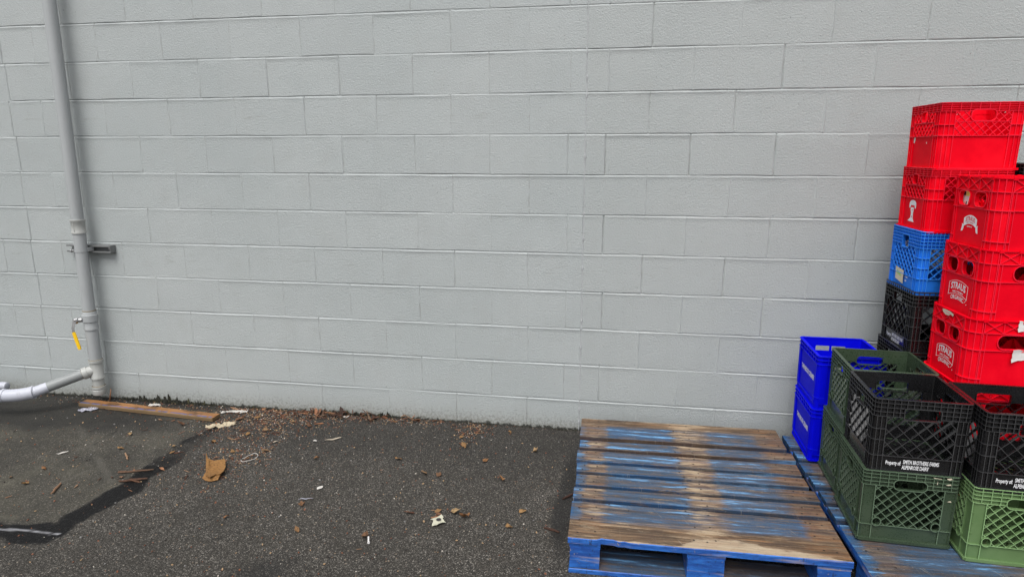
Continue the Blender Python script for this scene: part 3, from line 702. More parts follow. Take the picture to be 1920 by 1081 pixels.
class Shell:
    """the walls of a crate as a rounded rectangle seen from above; s runs round it (0 = middle of the front), w inward, z up"""
    def __init__(s, W, D, H, r, taper=.02):
        s.W, s.D, s.H, s.r, s.tp = W, D, H, r, taper
        s.a = W - 2 * r; s.b = D - 2 * r; s.arc = math.pi * r / 2
        s.T = 2 * s.a + 2 * s.b + 4 * s.arc
        c1 = s.a / 2 + s.arc + s.b / 2; c2 = c1 + s.b / 2 + s.arc + s.a / 2; c3 = c2 + s.a / 2 + s.arc + s.b / 2
        s.c = [0, c1, c2, c3]; s.half = [s.a / 2, s.b / 2, s.a / 2, s.b / 2]
        s.full = [W / 2, D / 2, W / 2, D / 2]
        s.corner = [s.a / 2 + s.arc / 2, c1 + s.b / 2 + s.arc / 2, c2 + s.a / 2 + s.arc / 2, c3 + s.b / 2 + s.arc / 2]
    def pos(s, t, wd, z):
        t = (t + s.a / 2) % s.T; k = 0
        L = [s.a, s.arc, s.b, s.arc, s.a, s.arc, s.b, s.arc]
        while k < 7 and t > L[k] + 1e-9: t -= L[k]; k += 1
        A, B, r = s.a / 2, s.b / 2, s.r
        q = max(r - wd, .0008)
        if k == 0: x, y = -A + t, -s.D / 2 + wd
        elif k == 1: an = t / r - math.pi / 2; x, y = A + q * math.cos(an), -B + q * math.sin(an)
        elif k == 2: x, y = s.W / 2 - wd, -B + t
        elif k == 3: an = t / r; x, y = A + q * math.cos(an), B + q * math.sin(an)
        elif k == 4: x, y = A - t, s.D / 2 - wd
        elif k == 5: an = t / r + math.pi / 2; x, y = -A + q * math.cos(an), B + q * math.sin(an)
        elif k == 6: x, y = -s.W / 2 + wd, B - t
        else: an = t / r + math.pi; x, y = -A + q * math.cos(an), -B + q * math.sin(an)
        f = 1 - s.tp * (1 - z / s.H)
        return (x * f, y * f, z)
    def samples(s, s0, s1):
        out = [s0, s1]; base = []
        for c, h in zip(s.c, s.half): base.append(c + h)
        for b in base:
            for i in range(6):
                for m in (-1, 0, 1):
                    v = b + s.arc * i / 5 + m * s.T
                    if s0 + 1e-4 < v < s1 - 1e-4: out.append(v)
        return sorted(out)
    def pbox(s, mb, s0, s1, w0, w1, z0, z1, mi=0):
        ss = s.samples(s0, s1); closed = abs((s1 - s0) - s.T) < 1e-6
        if closed: ss = ss[:-1]
        vs = []
        for t in ss: vs += [s.pos(t, w0, z0), s.pos(t, w1, z0), s.pos(t, w1, z1), s.pos(t, w0, z1)]
        n = len(ss); fs = []
        for i in range(n if closed else n - 1):
            j = (i + 1) % n
            for k in range(4):
                k2 = (k + 1) % 4
                fs.append((i * 4 + k, i * 4 + k2, j * 4 + k2, j * 4 + k))
        worn_or_lit = min(z1 - z0, s1 - s0) < .0045  # thin ribs get a painted highlight on their outer face
        if worn_or_lit:
            mb.add(vs, [f for i_, f in enumerate(fs) if i_ % 4 != 3], 0); o_ = len(mb.v) - len(vs)
            for i_, f in enumerate(fs):
                if i_ % 4 == 3: mb.f.append([k + o_ for k in f]); mb.m.append(1)
            if not closed:
                for f in ((3, 2, 1, 0), tuple((n - 1) * 4 + k for k in range(4))): mb.f.append([k + o_ for k in f]); mb.m.append(0)
            return
        if not closed:
            fs += [(3, 2, 1, 0), tuple((n - 1) * 4 + k for k in range(4))]
        mb.add(vs, fs, mi)
    def loop(s, mb, w0, w1, z0, z1): s.pbox(mb, 0, s.T, w0, w1, z0, z1)
    def bar(s, mb, p, q, width, w0, w1):
        """bar between (s,z) points"""
        p = Vector(p); q = Vector(q); d = q - p
        if d.length < 1e-5: return
        n = Vector((-d.y, d.x)).normalized() * width / 2
        c = [p - n, q - n, q + n, p + n]
        vs = [s.pos(a.x, w0, a.y) for a in c] + [s.pos(a.x, w1, a.y) for a in c]
        mb.add(vs, [(7, 6, 5, 4), (0, 4, 5, 1), (1, 5, 6, 2), (2, 6, 7, 3), (3, 7, 4, 0)])
        o_ = len(mb.v) - 8; mb.f.append([o_, o_ + 1, o_ + 2, o_ + 3]); mb.m.append(1)  # outer face takes the paler highlight colour
    def ring(s, mb, pts, width, w0, w1):
        """closed collar following pts (s,z), flaring outward by width"""
        n = len(pts); cx = sum(p[0] for p in pts) / n; cz = sum(p[1] for p in pts) / n
        vs = []
        for i, p in enumerate(pts):
            a = Vector(pts[i - 1]); b = Vector(pts[(i + 1) % n]); d = (b - a).normalized(); o = Vector((d.y, -d.x))
            if o.dot(Vector((p[0] - cx, p[1] - cz))) < 0: o = -o
            e = Vector(p) + o * width
            vs += [s.pos(p[0], w0, p[1]), s.pos(p[0], w1, p[1]), s.pos(e.x, w1, e.y), s.pos(e.x, w0, e.y)]
        fs = []
        for i in range(n):
            j = (i + 1) % n
            for k in range(4):
                k2 = (k + 1) % 4
                fs.append((i * 4 + k, j * 4 + k, j * 4 + k2, i * 4 + k2))
        o_ = len(mb.v); mb.add(vs, fs)
        for i_ in range(len(fs)):
            if i_ % 4 == 3: mb.m[len(mb.m) - len(fs) + i_] = 1
    def holed(s, mb, s0, s1, z0, z1, holes, w0, w1):
        """flat plate with rounded holes; the holes lie side by side along s"""
        def dense(h):
            out = []
            for i, p in enumerate(h):
                q = h[(i + 1) % len(h)]; k = max(1, int(math.hypot(q[0] - p[0], q[1] - p[1]) / .005))
                out += [(p[0] + (q[0] - p[0]) * j / k, p[1] + (q[1] - p[1]) * j / k) for j in range(k)]
            return out
        holes = sorted([dense(h) for h in holes], key=lambda h: sum(p[0] for p in h))
        cuts = [s0] + [((max(p[0] for p in a) + min(p[0] for p in b)) / 2) for a, b in zip(holes[:-1], holes[1:])] + [s1]
        for h, a, b in zip(holes, cuts[:-1], cuts[1:]):
            cx = sum(p[0] for p in h) / len(h); cz = sum(p[1] for p in h) / len(h)
            outer = []
            for p in h:
                dx, dz = p[0] - cx, p[1] - cz
                k = 1e9
                if dx > 1e-9: k = min(k, (b - cx) / dx)
                if dx < -1e-9: k = min(k, (a - cx) / dx)
                if dz > 1e-9: k = min(k, (z1 - cz) / dz)
                if dz < -1e-9: k = min(k, (z0 - cz) / dz)
                outer.append((cx + dx * k, cz + dz * k))
            n = len(h); vs = []
            for p, o in zip(h, outer):
                vs += [s.pos(p[0], w0, p[1]), s.pos(p[0], w1, p[1]), s.pos(o[0], w1, o[1]), s.pos(o[0], w0, o[1])]
            fs = []
            for i in range(n):
                j = (i + 1) % n
                for k in range(4):
                    k2 = (k + 1) % 4
                    fs.append((i * 4 + k, j * 4 + k, j * 4 + k2, i * 4 + k2))
                # close the rectangle's corner between two rays
                oi, oj = outer[i], outer[j]
                if abs(oi[0] - oj[0]) > 1e-6 and abs(oi[1] - oj[1]) > 1e-6:
                    cpt = (b if max(oi[0], oj[0]) > b - 1e-6 else a, z1 if max(oi[1], oj[1]) > z1 - 1e-6 else z0)
                    m_ = len(vs); vs += [s.pos(cpt[0], w0, cpt[1]), s.pos(cpt[0], w1, cpt[1])]
                    fs += [(i * 4 + 3, j * 4 + 3, m_), (j * 4 + 2, i * 4 + 2, m_ + 1)]
            mb.add(vs, fs)
    def print2d(s, mb, vs, fs, sc, zc, wd=-.0007, mi=0, arch=0.0, hw=1.0):
        mb.add([s.pos(sc + v[0], wd, zc + v[1] + arch * (1 - (v[0] / hw) ** 2)) for v in vs], fs, mi)

def rrect(cx, cz, w_, h_, r, n=6):
    pts = []
    for qx, qz, a0 in ((1, 1, 0), (-1, 1, 90), (-1, -1, 180), (1, -1, 270)):
        for i in range(n + 1):
            a = R(a0 + 90 * i / n)
            pts.append((cx + qx * (w_ / 2 - r) + r * math.cos(a), cz + qz * (h_ / 2 - r) + r * math.sin(a)))
    return pts

def inside_rr(x, z, cx, cz, w_, h_, r, grow=0.0):
    dx = max(abs(x - cx) - (w_ / 2 - r), 0); dz = max(abs(z - cz) - (h_ / 2 - r), 0)
    return dx * dx + dz * dz < (r + grow) ** 2

def lattice(sh, mb, sc, hl, z0, z1, pitch, wd, w0, w1, holes, slope=1.0, solid=None):
    for sg in (1, -1):
        span = (z1 - z0) / slope
        k = -int((2 * hl + span) / pitch) - 2
        while k * pitch < 2 * hl + span:
            off = k * pitch + (pitch * .35 if sg > 0 else pitch * .15)
            N = 150; run = None; L = []
            for i in range(N + 1):
                z = z0 + (z1 - z0) * i / N
                x = -hl + off + sg * (z - z0) / slope
                ok = -hl <= x <= hl and not any(inside_rr(sc + x, z, *h) for h in holes)
                if ok:
                    if run is None: run = [(sc + x, z), None]
                    run[1] = (sc + x, z)
                if (not ok or i == N) and run is not None:
                    if abs(run[1][1] - run[0][1]) > .004: L.append(run)
                    run = None
            for a, b in L: sh.bar(mb, a, b, wd, w0 + (.0004 if sg > 0 else 0), w1)
            k += 1

def lattice_crate(name, label, mat, P, group):
    """milk crate: gridded rim, open lattice sides with a hand hole, solid lower band, corner posts, open floor"""
    W, D, H = P['W'], P['D'], P['H']
    sh = Shell(W, D, H, P.get('r', .018), P.get('taper', .022))
    t = empty(name, (0, 0, 0)); tag(t, label, 'crate', group)
    rim_h, rows = P['rim'], P['rows']; hw, hh, hz, hr = P['hole']
    holes = [[(c, hz, hw if i % 2 == 0 else P.get('hole_side', hw), hh, hr)] for i, c in enumerate(sh.c)]
    zr0 = H - rim_h
    # rim
    rim = MB(); htop = hz + hh / 2
    def segs(z):
        """stretches of the perimeter at height z that miss the hand holes"""
        if z > htop - .0005 or z < hz - hh / 2: return None
        out = []
        for i in range(4):
            a = sh.c[i] + holes[i][0][2] / 2; j = (i + 1) % 4
            b = (sh.c[j] if j else sh.T) - holes[j][0][2] / 2
            out.append((a, b))
        return out
    if htop < H - .003: sh.loop(rim, .0075, .010, max(htop, zr0), H - .002)
    if zr0 < htop:
        for a, b in segs(hz): sh.pbox(rim, a, b, .0075, .010, zr0, htop)
    sh.loop(rim, -.0005, .0105, H - .003, H)
    for i in range(1, rows + 1):
        z = H - rim_h * i / rows; g = segs(z)
        if g is None: sh.loop(rim, 0, .008, z - .001, z + .001)
        else:
            for a, b in g: sh.pbox(rim, a, b, 0, .008, z - .001, z + .001)
    n = int(round(sh.T / P['cell']))
    for i in range(n):
        s_ = sh.T * (i + .5) / n
        zb = zr0
        for k in range(4):
            d = abs((s_ - sh.c[k] + sh.T / 2) % sh.T - sh.T / 2)
            if d < holes[k][0][2] / 2: zb = max(zr0, htop)
        sh.pbox(rim, s_ - .001, s_ + .001, 0.0004, .008, zb, H - .002)
    rim.build('rim', mat, t)
    lz = P['lat_z0']
    for i in range(4):
        sc = sh.c[i]; hl = sh.full[i] - P['post']
        mb = MB()
        sh.pbox(mb, sc - hl, sc + hl, .0055, .0085, 0.001, lz)                     # solid lower band
        sh.pbox(mb, sc - hl, sc + hl, 0, .010, lz - .0012, lz + .0012)
        sh.pbox(mb, sc - hl, sc + hl, .0005, .010, 0, .003)
        for q in range(P.get('ticks', 7)):
            x = sc + (q - (P.get('ticks', 7) - 1) / 2) * .0235
            sh.pbox(mb, x - .0011, x + .0011, .0012, .006, .003, .0115)
        hs = holes[i]; lho = [(h[0], h[1], h[2] + .004, h[3] + .004, h[4] + .002) for h in hs]
        if P.get('ring'):
            for sg in (-1, 1):
                lho.append((sc + sg * (hl - .0135), lz + .0145, .030, .034, .0149))
        lt = P.get('lat_z1', zr0)
        lattice(sh, mb, sc, hl, lz, lt, P['pitch'], .0021, .0012, P.get('bar_d', .0115), lho, P.get('slope', 1.0))
        if P.get('mid'):                                                           # a rail across the lattice
            sh.pbox(mb, sc - hl, sc + hl, 0, .009, P['mid'] - .0011, P['mid'] + .0011)
        for e in (-hl, hl): sh.pbox(mb, sc + e - .0013, sc + e + .0013, .0003, .011, 0, zr0)
        if P.get('backed') and i in P['backed']:
            sh.pbox(mb, sc - hl, sc + hl, .0095, .0115, lz, lt)
        so_ = mb.build('side_panel', mat, t)
        hd = MB()
        for h in hs: sh.ring(hd, rrect(*h), .0026, -.0006, .0125)
        hd.build('hand_hole', mat, so_)
        if P.get('ring'):
            for sg in (-1, 1):
                rb = MB(); sh.ring(rb, rrect(sc + sg * (hl - .0135), lz + .0145, .026, .030, .0129, 5), .0026, -.004, .012)
                rb.build('drain_ring', mat, so_)
        # corner post after this side
        j = (i + 1) % 4; a = sc + hl; b = (sh.c[j] if j else sh.T) - (sh.full[j] - P['post'])
        mb = MB()
        sh.pbox(mb, a, b, .0055, .0085, .0008, zr0)
        sh.pbox(mb, a, b, .0005, .009, 0, .0028)
        sh.pbox(mb, a, b, .0002, .009, lz - .0012, lz + .0012)
        if P['style'] == 'grid':
            for q in (.2, .38, .62, .8): sh.pbox(mb, a + (b - a) * q - .0011, a + (b - a) * q + .0011, .0004, .006, .003, zr0)
            for q in P.get('rings', (.40, .68)):
                z = lz + (zr0 - lz) * q; sh.pbox(mb, a, b, 0.0001, .006, z - .0012, z + .0012)
        else:
            m_ = (a + b) / 2
            sh.pbox(mb, m_ - .0012, m_ + .0012, -.0004, .006, .003, zr0)
            for q in (.25, .5, .75):
                z = lz + (zr0 - lz) * q
                for e in (m_ - .001, m_ + .001):
                    sg = 1 if e > m_ else -1
                    vs = [sh.pos(e, .0003, z - .0009), sh.pos(e + sg * .014, .0055, z - .0009), sh.pos(e, .0055, z - .0009),
                          sh.pos(e, .0003, z + .0009), sh.pos(e + sg * .014, .0055, z + .0009), sh.pos(e, .0055, z + .0009)]
                    mb.add(vs, [(0, 1, 2), (5, 4, 3), (0, 3, 4, 1), (1, 4, 5, 2), (2, 5, 3, 0)])
        mb.build('corner_post', mat, t)
    fl = MB(); A, B = W / 2 * .96, D / 2 * .96; f = .97
    k = -A - B
    while k < A + B:
        for sg in (1, -1):
            p = [];
            x0 = max(-A, k - B); x1 = min(A, k + B)
            if x1 - x0 > .01: fl.obox((x0, sg * (x0 - k)), (x1, sg * (x1 - k)), .004, .003 + (.0004 if sg > 0 else 0), .013)
        k += P['pitch'] * 1.0
    for y in (-B, -B / 3, B / 3, B): fl.obox((-A, y), (A, y), .012, .0035, .0125)
    for x in (-A, -A / 3, A / 3, A): fl.obox((x, -B), (x, B), .012, .0037, .0122)
    fl.build('floor_grid', mat, t)
    t['_'] = 0; del t['_']
    return t, sh

CRATE_G = 'plastic milk crates stacked on the pallet'
P_BLACK = dict(W=.308, D=.300, H=.276, r=.017, rim=.064, rows=4, cell=.0205, pitch=.047, lat_z0=.066, post=.043, hole=(.112, .040, .276 - .052, .007), hole_side=.085, style='grid', ticks=7)
P_OLIVE = dict(W=.308, D=.300, H=.276, r=.014, rim=.056, rows=4, cell=.0285, pitch=.0365, lat_z0=.066, post=.044, hole=(.104, .036, .276 - .048, .0165), hole_side=.080, style='gusset', ticks=7, ring=True)
P_SKY = dict(W=.305, D=.290, H=.268, r=.014, rim=.070, rows=5, cell=.0150, pitch=.034, lat_z0=.070, post=.040, hole=(.078, .052, .268 - .056, .006), hole_side=.060, style='grid', ticks=0, rings=(.35, .68))
P_REDB = dict(W=.305, D=.290, H=.264, r=.020, rim=.034, rows=4, cell=.034, pitch=.030, lat_z0=.136, post=.052, hole=(.086, .040, .264 - .050, .014), hole_side=.050, style='grid', ticks=0, mid=.190, backed=(1, 2), rings=(.02, .45), bar_d=.008)

def place(t, x, y, z, rz, H=None, tilt=(0, 0)):
    """x, y is the front left corner"""
    W, D = t['w_'] , t['d_']
    c, s_ = math.cos(rz), math.sin(rz)
    t.location = (x + c * W / 2 - s_ * D / 2, y + s_ * W / 2 + c * D / 2, z)
    t.rotation_euler = (tilt[0], tilt[1], rz)
def mk(name, label, mat, P):
    t, sh = lattice_crate(name, label, mat, P, CRATE_G); t['w_'] = P['W']; t['d_'] = P['D']; return t, sh
MOVED = []
def put(t, *a, **k): place(t, *a, **k); MOVED.append(t)

def lettering(parent, sh, side, s_off, z, lines, mat, name='lettering', wd=.0050):
    mb = MB()
    for txt, size, bold, sx, dx, dz in lines:
        vs, fs = text_mesh(txt, size, bold, sx)
        sh.print2d(mb, vs, fs, sh.c[side] + s_off + dx, z + dz, wd)
    return mb.build(name, mat, parent)
def decal(parent, sh, side, polys, mats, name='sticker', wd=.0049):
    """flat printed or torn paper patches: list of (points, material index, lift)"""
    mb = MB()
    for pts, mi, lift in polys:
        mb.add([sh.pos(sh.c[side] + p[0], wd - lift, p[1]) for p in pts], [list(range(len(pts)))], mi)
    return mb.build(name, mats, parent)

OWNER = [('Property of:', .0205, .0005, .50, -.072, .003), ('SMITH BROTHERS FARMS', .0205, .0005, .50, .017, .0095), ('ALPENROSE DAIRY', .0205, .0005, .50, .001, -.0105)]
Z0 = .1405
# black crates
black, shB = mk('milk_crate', 'empty black lattice crate on the olive crate, at the front centre', M_BLACK, P_BLACK)
b_front = copy_tree(black); b_front['label'] = 'black lattice crate on the light green crate at the right edge'
b_a1 = copy_tree(black); b_a1['label'] = 'black lattice crate at the bottom of the tall rear stack'
b_a2 = copy_tree(black); b_a2['label'] = 'black lattice crate second from the bottom of the tall rear stack'
b_a3 = copy_tree(black); b_a3['label'] = 'black lattice crate directly under the light blue crate'
put(black, .996, -1.078, Z0 + .264, R(-2.2))
put(b_front, 1.306, -1.156, Z0 + .264, R(-2.6))
put(b_a1, 1.318, -.492, Z0, 0)
put(b_a2, 1.320, -.492, Z0 + .262, R(.5))
put(b_a3, 1.325, -.492, Z0 + .5235, 0)
for i in range(5):
    b = copy_tree(black); b['label'] = 'black lattice crate in the stack hidden behind the red bottle crates' if i < 4 else 'black lattice crate peeping out at the right edge beside the topmost red crate'
    put(b, 1.664 + .002 * (i % 2), -.490 + .004 * (i % 3), Z0 + .262 * i, R((.6, -.8, .4, -.3, .5)[i]))
for b in (black, b_front): lettering(b, shB, 0, 0, .036, OWNER, M_PRINT)
for b in (b_a3,): lettering(b, shB, 3, .01, .036, OWNER, M_PRINT)
# olive and light green crates
olive, shO = mk('milk_crate', 'olive green crate under the black crate at the front centre', M_OLIVE, P_OLIVE)
o_d1 = copy_tree(olive); o_d1['label'] = 'olive green crate at pallet level beside the royal blue totes'
o_d2 = copy_tree(olive); o_d2['label'] = 'open topped olive green crate on another olive crate behind the black one'
put(olive, .985, -1.083, Z0, R(-2.5))
put(o_d1, 1.010, -.780, Z0, R(-2.0))
put(o_d2, 1.020, -.772, Z0 + .264, R(-2.6))
green, shG = mk('milk_crate', 'light green crate on the pallet at the right edge, under a black crate', M_GREEN, P_OLIVE)
put(green, 1.303, -1.158, Z0, R(-2.2))
# scrape of dried mud on the olive rim, embossed marks on light green
decal(olive, shO, 0, [([(.066, .268), (.092, .266), (.094, .2645), (.070, .2655)], 0, .0055), ([(.108, .269), (.122, .2715), (.126, .267), (.118, .263), (.111, .2655)], 0, .0055), ([(.108, .245), (.121, .249), (.126, .245), (.113, .243)], 0, .0055), ([(.080, .244), (.082, .256), (.0835, .244)], 0, .0055), ([(.120, .182), (.130, .187), (.135, .181)], 0, .0055)], [M_CREAM], 'dried_mud')
# light blue crate with a stuck label
sky_c, shS = mk('milk_crate', 'light blue lattice crate between black and red crates in the rear stack', M_SKYBLUE, P_SKY)
put(sky_c, 1.329, -.488, Z0 + .7825, R(.4))
decal(sky_c, shS, 3, [([(-.070, .092), (-.066, .038), (.014, .026), (.012, .084)], 0, .0), ([(-.056, .073), (-.050, .080), (-.047, .062), (-.052, .061)], 1, .0004), ([(-.043, .071), (-.036, .076), (-.033, .059), (-.040, .058)], 1, .0004), ([(-.029, .068), (-.022, .073), (-.019, .056), (-.026, .055)], 1, .0004), ([(-.015, .064), (-.011, .068), (-.009, .055), (-.013, .054)], 1, .0004)], [M_CREAM, M_LIME], 'sticker', .0006)
lettering(sky_c, shS, 3, .032, .050, [('OF FARMS', .010, .0003, .6, 0, .008), ('DAIRY', .010, .0003, .6, -.004, -.008)], M_PRINT)
# red lattice crates at the top of the rear stack
redb, shR = mk('milk_crate', 'red lattice crate at the very top of the rear stack', M_RED, P_REDB)
redb2 = copy_tree(redb); redb2['label'] = 'red lattice crate with a white cow emblem, on the light blue crate'
put(redb, 1.341, -.488, Z0 + 1.2955, R(0))
put(redb2, 1.336, -.488, Z0 + 1.0425, R(0))
decal(redb, shR, 3, [([(-.100, .134), (-.092, .139), (-.078, .134), (-.076, .124), (-.082, .110), (-.092, .112), (-.099, .118)], 0, 0), ([(.028, .112), (.033, .115), (.035, .108), (.030, .106)], 0, 0), ([(-.126, .075), (-.119, .070), (-.120, .055), (-.124, .058)], 1, 0), ([(-.124, .052), (-.120, .050), (-.121, .034)], 0, 0)], [M_PAPER, M_YELLOWINK], 'paper_scrap')
emb = []
dome = [(-.042 + .0, .108)] + [(-.010 + .032 * math.cos(R(a)), .110 + .016 * math.sin(R(a))) for a in range(180, -1, -15)] + [(.022, .094), (.014, .090), (.008, .104), (-.026, .104), (-.034, .090), (-.042, .094)]
emb.append((dome[1:], 0, 0))
emb.append(([(-.026, .098), (-.022, .092), (-.012, .096), (-.002, .092), (.004, .099), (.004, .084), (.000, .072), (.002, .044), (-.022, .044), (-.020, .072), (-.026, .084)], 0, 0))
emb.append(([(-.046, .036), (-.026, .048), (.004, .048), (.016, .034)], 0, 0.0001))
emb.append(([(-.016, .086), (-.012, .088), (-.010, .082), (-.014, .080)], 1, .0003)); emb.append(([(-.006, .087), (-.002, .089), (-.001, .083), (-.005, .081)], 1, .0003)); emb.append(([(-.013, .055), (-.009, .062), (-.005, .055), (-.009, .050)], 1, .0003))
decal(redb2, shR, 3, emb, [M_PRINT, M_REDINK], 'emblem')

# red bottle crates
def bottle_crate(label):
    W, D, H, r = .42, .314, .262, .046
    sh = Shell(W, D, H, r, .014)
    t = empty('bottle_crate', (0, 0, 0)); tag(t, label, 'crate', 'red bottle crates in the front stack'); t['w_'] = W; t['d_'] = D
    zt, zm = H - .050, .147
    rim = MB()
    sh.loop(rim, .0050, .0085, zt, H - .002); sh.loop(rim, -.0002, .009, H - .0045, H); sh.loop(rim, -.0002, .006, zt - .0014, zt + .0014)
    for i in range(4):
        hl = sh.half[i] - .002; n = 3 if i % 2 else 5
        for q in range(n + 1):
            x = sh.c[i] - hl + 2 * hl * q / n
            sh.pbox(rim, x - .0012, x + .0012, .0003, .006, zt, H - .004)
            sh.pbox(rim, x - .007, x + .007, -.0022, .004, H - .009, H + .0018)
            if q < n:
                x2 = sh.c[i] - hl + 2 * hl * (q + 1) / n
                sh.bar(rim, (x, zt + .002), (x2, H - .005), .0022, .0006, .006); sh.bar(rim, (x, H - .005), (x2, zt + .002), .0022, .0008, .006)
    rim.build('rim', M_RED, t)
    for i in range(4):
        mb = MB(); sc = sh.c[i]; hl = sh.half[i]
        if i % 2: hs = [rrect(sc + sg * .052, (zt + zm) / 2 + .001, .070, .052, .018, 5) for sg in (-1, 1)]
        else: hs = [rrect(sc, (zt + zm) / 2 + .001, .222, .052, .024, 7)]
        sh.holed(mb, sc - hl, sc + hl, zm, zt, hs, .004, .008)
        sh.pbox(mb, sc - hl, sc + hl, .004, .008, .002, zm)
        sh.pbox(mb, sc - hl, sc + hl, -.0002, .006, zm - .0014, zm + .0014)
        for e in (-hl, -hl + .012, hl - .012, hl): sh.pbox(mb, sc + e - .0013, sc + e + .0013, .0002, .006, .002, zt)
        sh.pbox(mb, sc - hl, sc + hl, .0005, .008, 0, .004)
        p = mb.build('side_panel', M_RED, t)
        hd = MB()
        for h in hs: sh.ring(hd, h, .0034, -.0006, .014)
        hd.build('hand_hole', M_RED, p)
        j = (i + 1) % 4; a = sc + hl; b = (sh.c[j] if j else sh.T) - sh.half[j]
        mb = MB()
        sh.pbox(mb, a, b, .004, .008, 0.001, zt)
        for q in (.06, .36, .66, .94): sh.pbox(mb, a + (b - a) * q - .0012, a + (b - a) * q + .0012, .0004, .006, .002, H - .005)
        for z in (zm, .036): sh.pbox(mb, a - .012, b + .012, -.0012, .006, z - .0016, z + .0016)
        sh.pbox(mb, a, b, .0005, .008, 0, .004)
        mb.build('corner_post', M_RED, t)
    fl = MB(); A, B = W / 2 - .013, D / 2 - .013
    fl.box(-A, A, -B, B, .004, .009)
    fl.build('floor', M_RED, t)
    dv = MB()
    for nx_, ax in ((3, 0), (2, 1)):
        for q in range(1, nx_ + 1):
            L = (B if ax == 0 else A) - .002; c = ((A if ax == 0 else B) * (2 * q / (nx_ + 1) - 1))
            top = []; K = 24
            for i in range(K + 1):
                u = -L + 2 * L * i / K; zz = .150 + .020 * math.cos(i / K * math.pi * 2 * (3 if ax == 0 else 4)); top.append((u, zz))
            vs = []
            for u, zz in top:
                for th in (-.0013, .0013):
                    for z in (.009, zz): vs.append((c + th, u, z) if ax == 0 else (u, c + th, z))
            fs = []
            for i in range(K):
                o = i * 4
                fs += [(o, o + 4, o + 5, o + 1), (o + 2, o + 3, o + 7, o + 6), (o + 1, o + 5, o + 7, o + 3)]
            dv.add(vs, fs)
    dv.build('divider', M_RED, t)
    return t, sh
def straus_logo(parent, sh, side, z, full=True):
    mb = MB(); sc = sh.c[side]
    hw = .064
    vs, fs = text_mesh('STRAUS', .036, .0009, .80); sh.print2d(mb, vs, fs, sc, z + .014, .0033, arch=.011, hw=hw)
    vs, fs = text_mesh('FAMILY CREAMERY', .0105, .0001, .84); sh.print2d(mb, vs, fs, sc, z - .0085, .0033, arch=.011, hw=hw)
    vs, fs = text_mesh('ORGANIC', .0235, .0004, .84); sh.print2d(mb, vs, fs, sc, z - .031, .0033, arch=.011, hw=hw)
    def arc(z0, a, x0=-hw, x1=hw, n=14): return [(x0 + (x1 - x0) * i / n, z0 + a * (1 - ((x0 + (x1 - x0) * i / n) / hw) ** 2)) for i in range(n + 1)]
    for line in (arc(z + .032, .014), arc(z - .017, .012)):
        for a, b in zip(line[:-1], line[1:]): sh.bar(mb, (sc + a[0], a[1]), (sc + b[0], b[1]), .0014, .0033, .0038)
    sh.bar(mb, (sc - hw, z + .032), (sc - hw, z - .017), .0014, .0033, .0038); sh.bar(mb, (sc + hw, z + .032), (sc + hw, z - .017), .0014, .0033, .0038)
    sh.bar(mb, (sc + hw, z - .017), (sc + hw - .014, z - .030), .0014, .0033, .0038)
    sh.bar(mb, (sc + hw, z - .034), (sc + hw + .003, z - .034), .003, .0033, .0038)
    mb.m = [0] * len(mb.m); return mb.build('emblem', M_PRINT, parent)
def banner_logo(parent, sh, side, z, worn=False):
    mb = MB(); sc = sh.c[side]; n = 14; hw = .043
    def y0(x, o): return z + o + .014 * (1 - (x / hw) ** 2)
    top = [(-hw + 2 * hw * i / n) for i in range(n + 1)]
    vs = []
    for x in top: vs += [sh.pos(sc + x, .0034, y0(x, -.016)), sh.pos(sc + x, .0034, y0(x, .017))]
    mb.add(vs, [(2 * i, 2 * i + 2, 2 * i + 3, 2 * i + 1) for i in range(n)], 0)
    for sg in (-1, 1):
        pts = [(sg * .039, -.010), (sg * .053, -.004), (sg * .051, -.011), (sg * .056, -.034), (sg * .045, -.031), (sg * .040, -.020)]
        mb.add([sh.pos(sc + a, .0035, z + b) for a, b in pts], [list(range(6))], 0)
    vs, fs = text_mesh('STRAUS', .0225, .0006, .78); sh.print2d(mb, vs, fs, sc, z + .003, .0030, 1, .014, hw)
    vs, fs = text_mesh('FAMILY CREAMERY', .0068, .0001, .84); sh.print2d(mb, vs, fs, sc, z - .010, .0030, 1, .014, hw)
    vs, fs = text_mesh('PETALUMA, CA', .0062, .0002, .8); sh.print2d(mb, vs, fs, sc, z - .024, .0030, 0, .012, hw)
    return mb.build('emblem', [M_PRINT, M_REDINK], parent)

LAB = ['red bottle crate at the bottom of the front red stack', 'red bottle crate whose crossed rim shows just above the black crates', 'red bottle crate with the lowest round white emblem and torn paper labels on its front', 'red bottle crate in the middle of the front red stack, white emblem facing left', 'red bottle crate on top of the front stack with a white ribbon emblem']
bc, shC = bottle_crate(LAB[0])
bcs = [bc] + [copy_tree(bc) for _ in range(4)]
for i, (b, (x, y, rz)) in enumerate(zip(bcs, ((1.372, -.832, 0), (1.374, -.832, 1), (1.383, -.832, 1.0), (1.400, -.832, 2.2), (1.408, -.832, 2.2)))):
    b['label'] = LAB[i]
    put(b, x, y, Z0 + .2545 * i, R(rz))
straus_logo(bcs[2], shC, 3, .074); straus_logo(bcs[3], shC, 3, .076); banner_logo(bcs[4], shC, 3, .088)
banner_logo(bcs[4], shC, 0, .095)
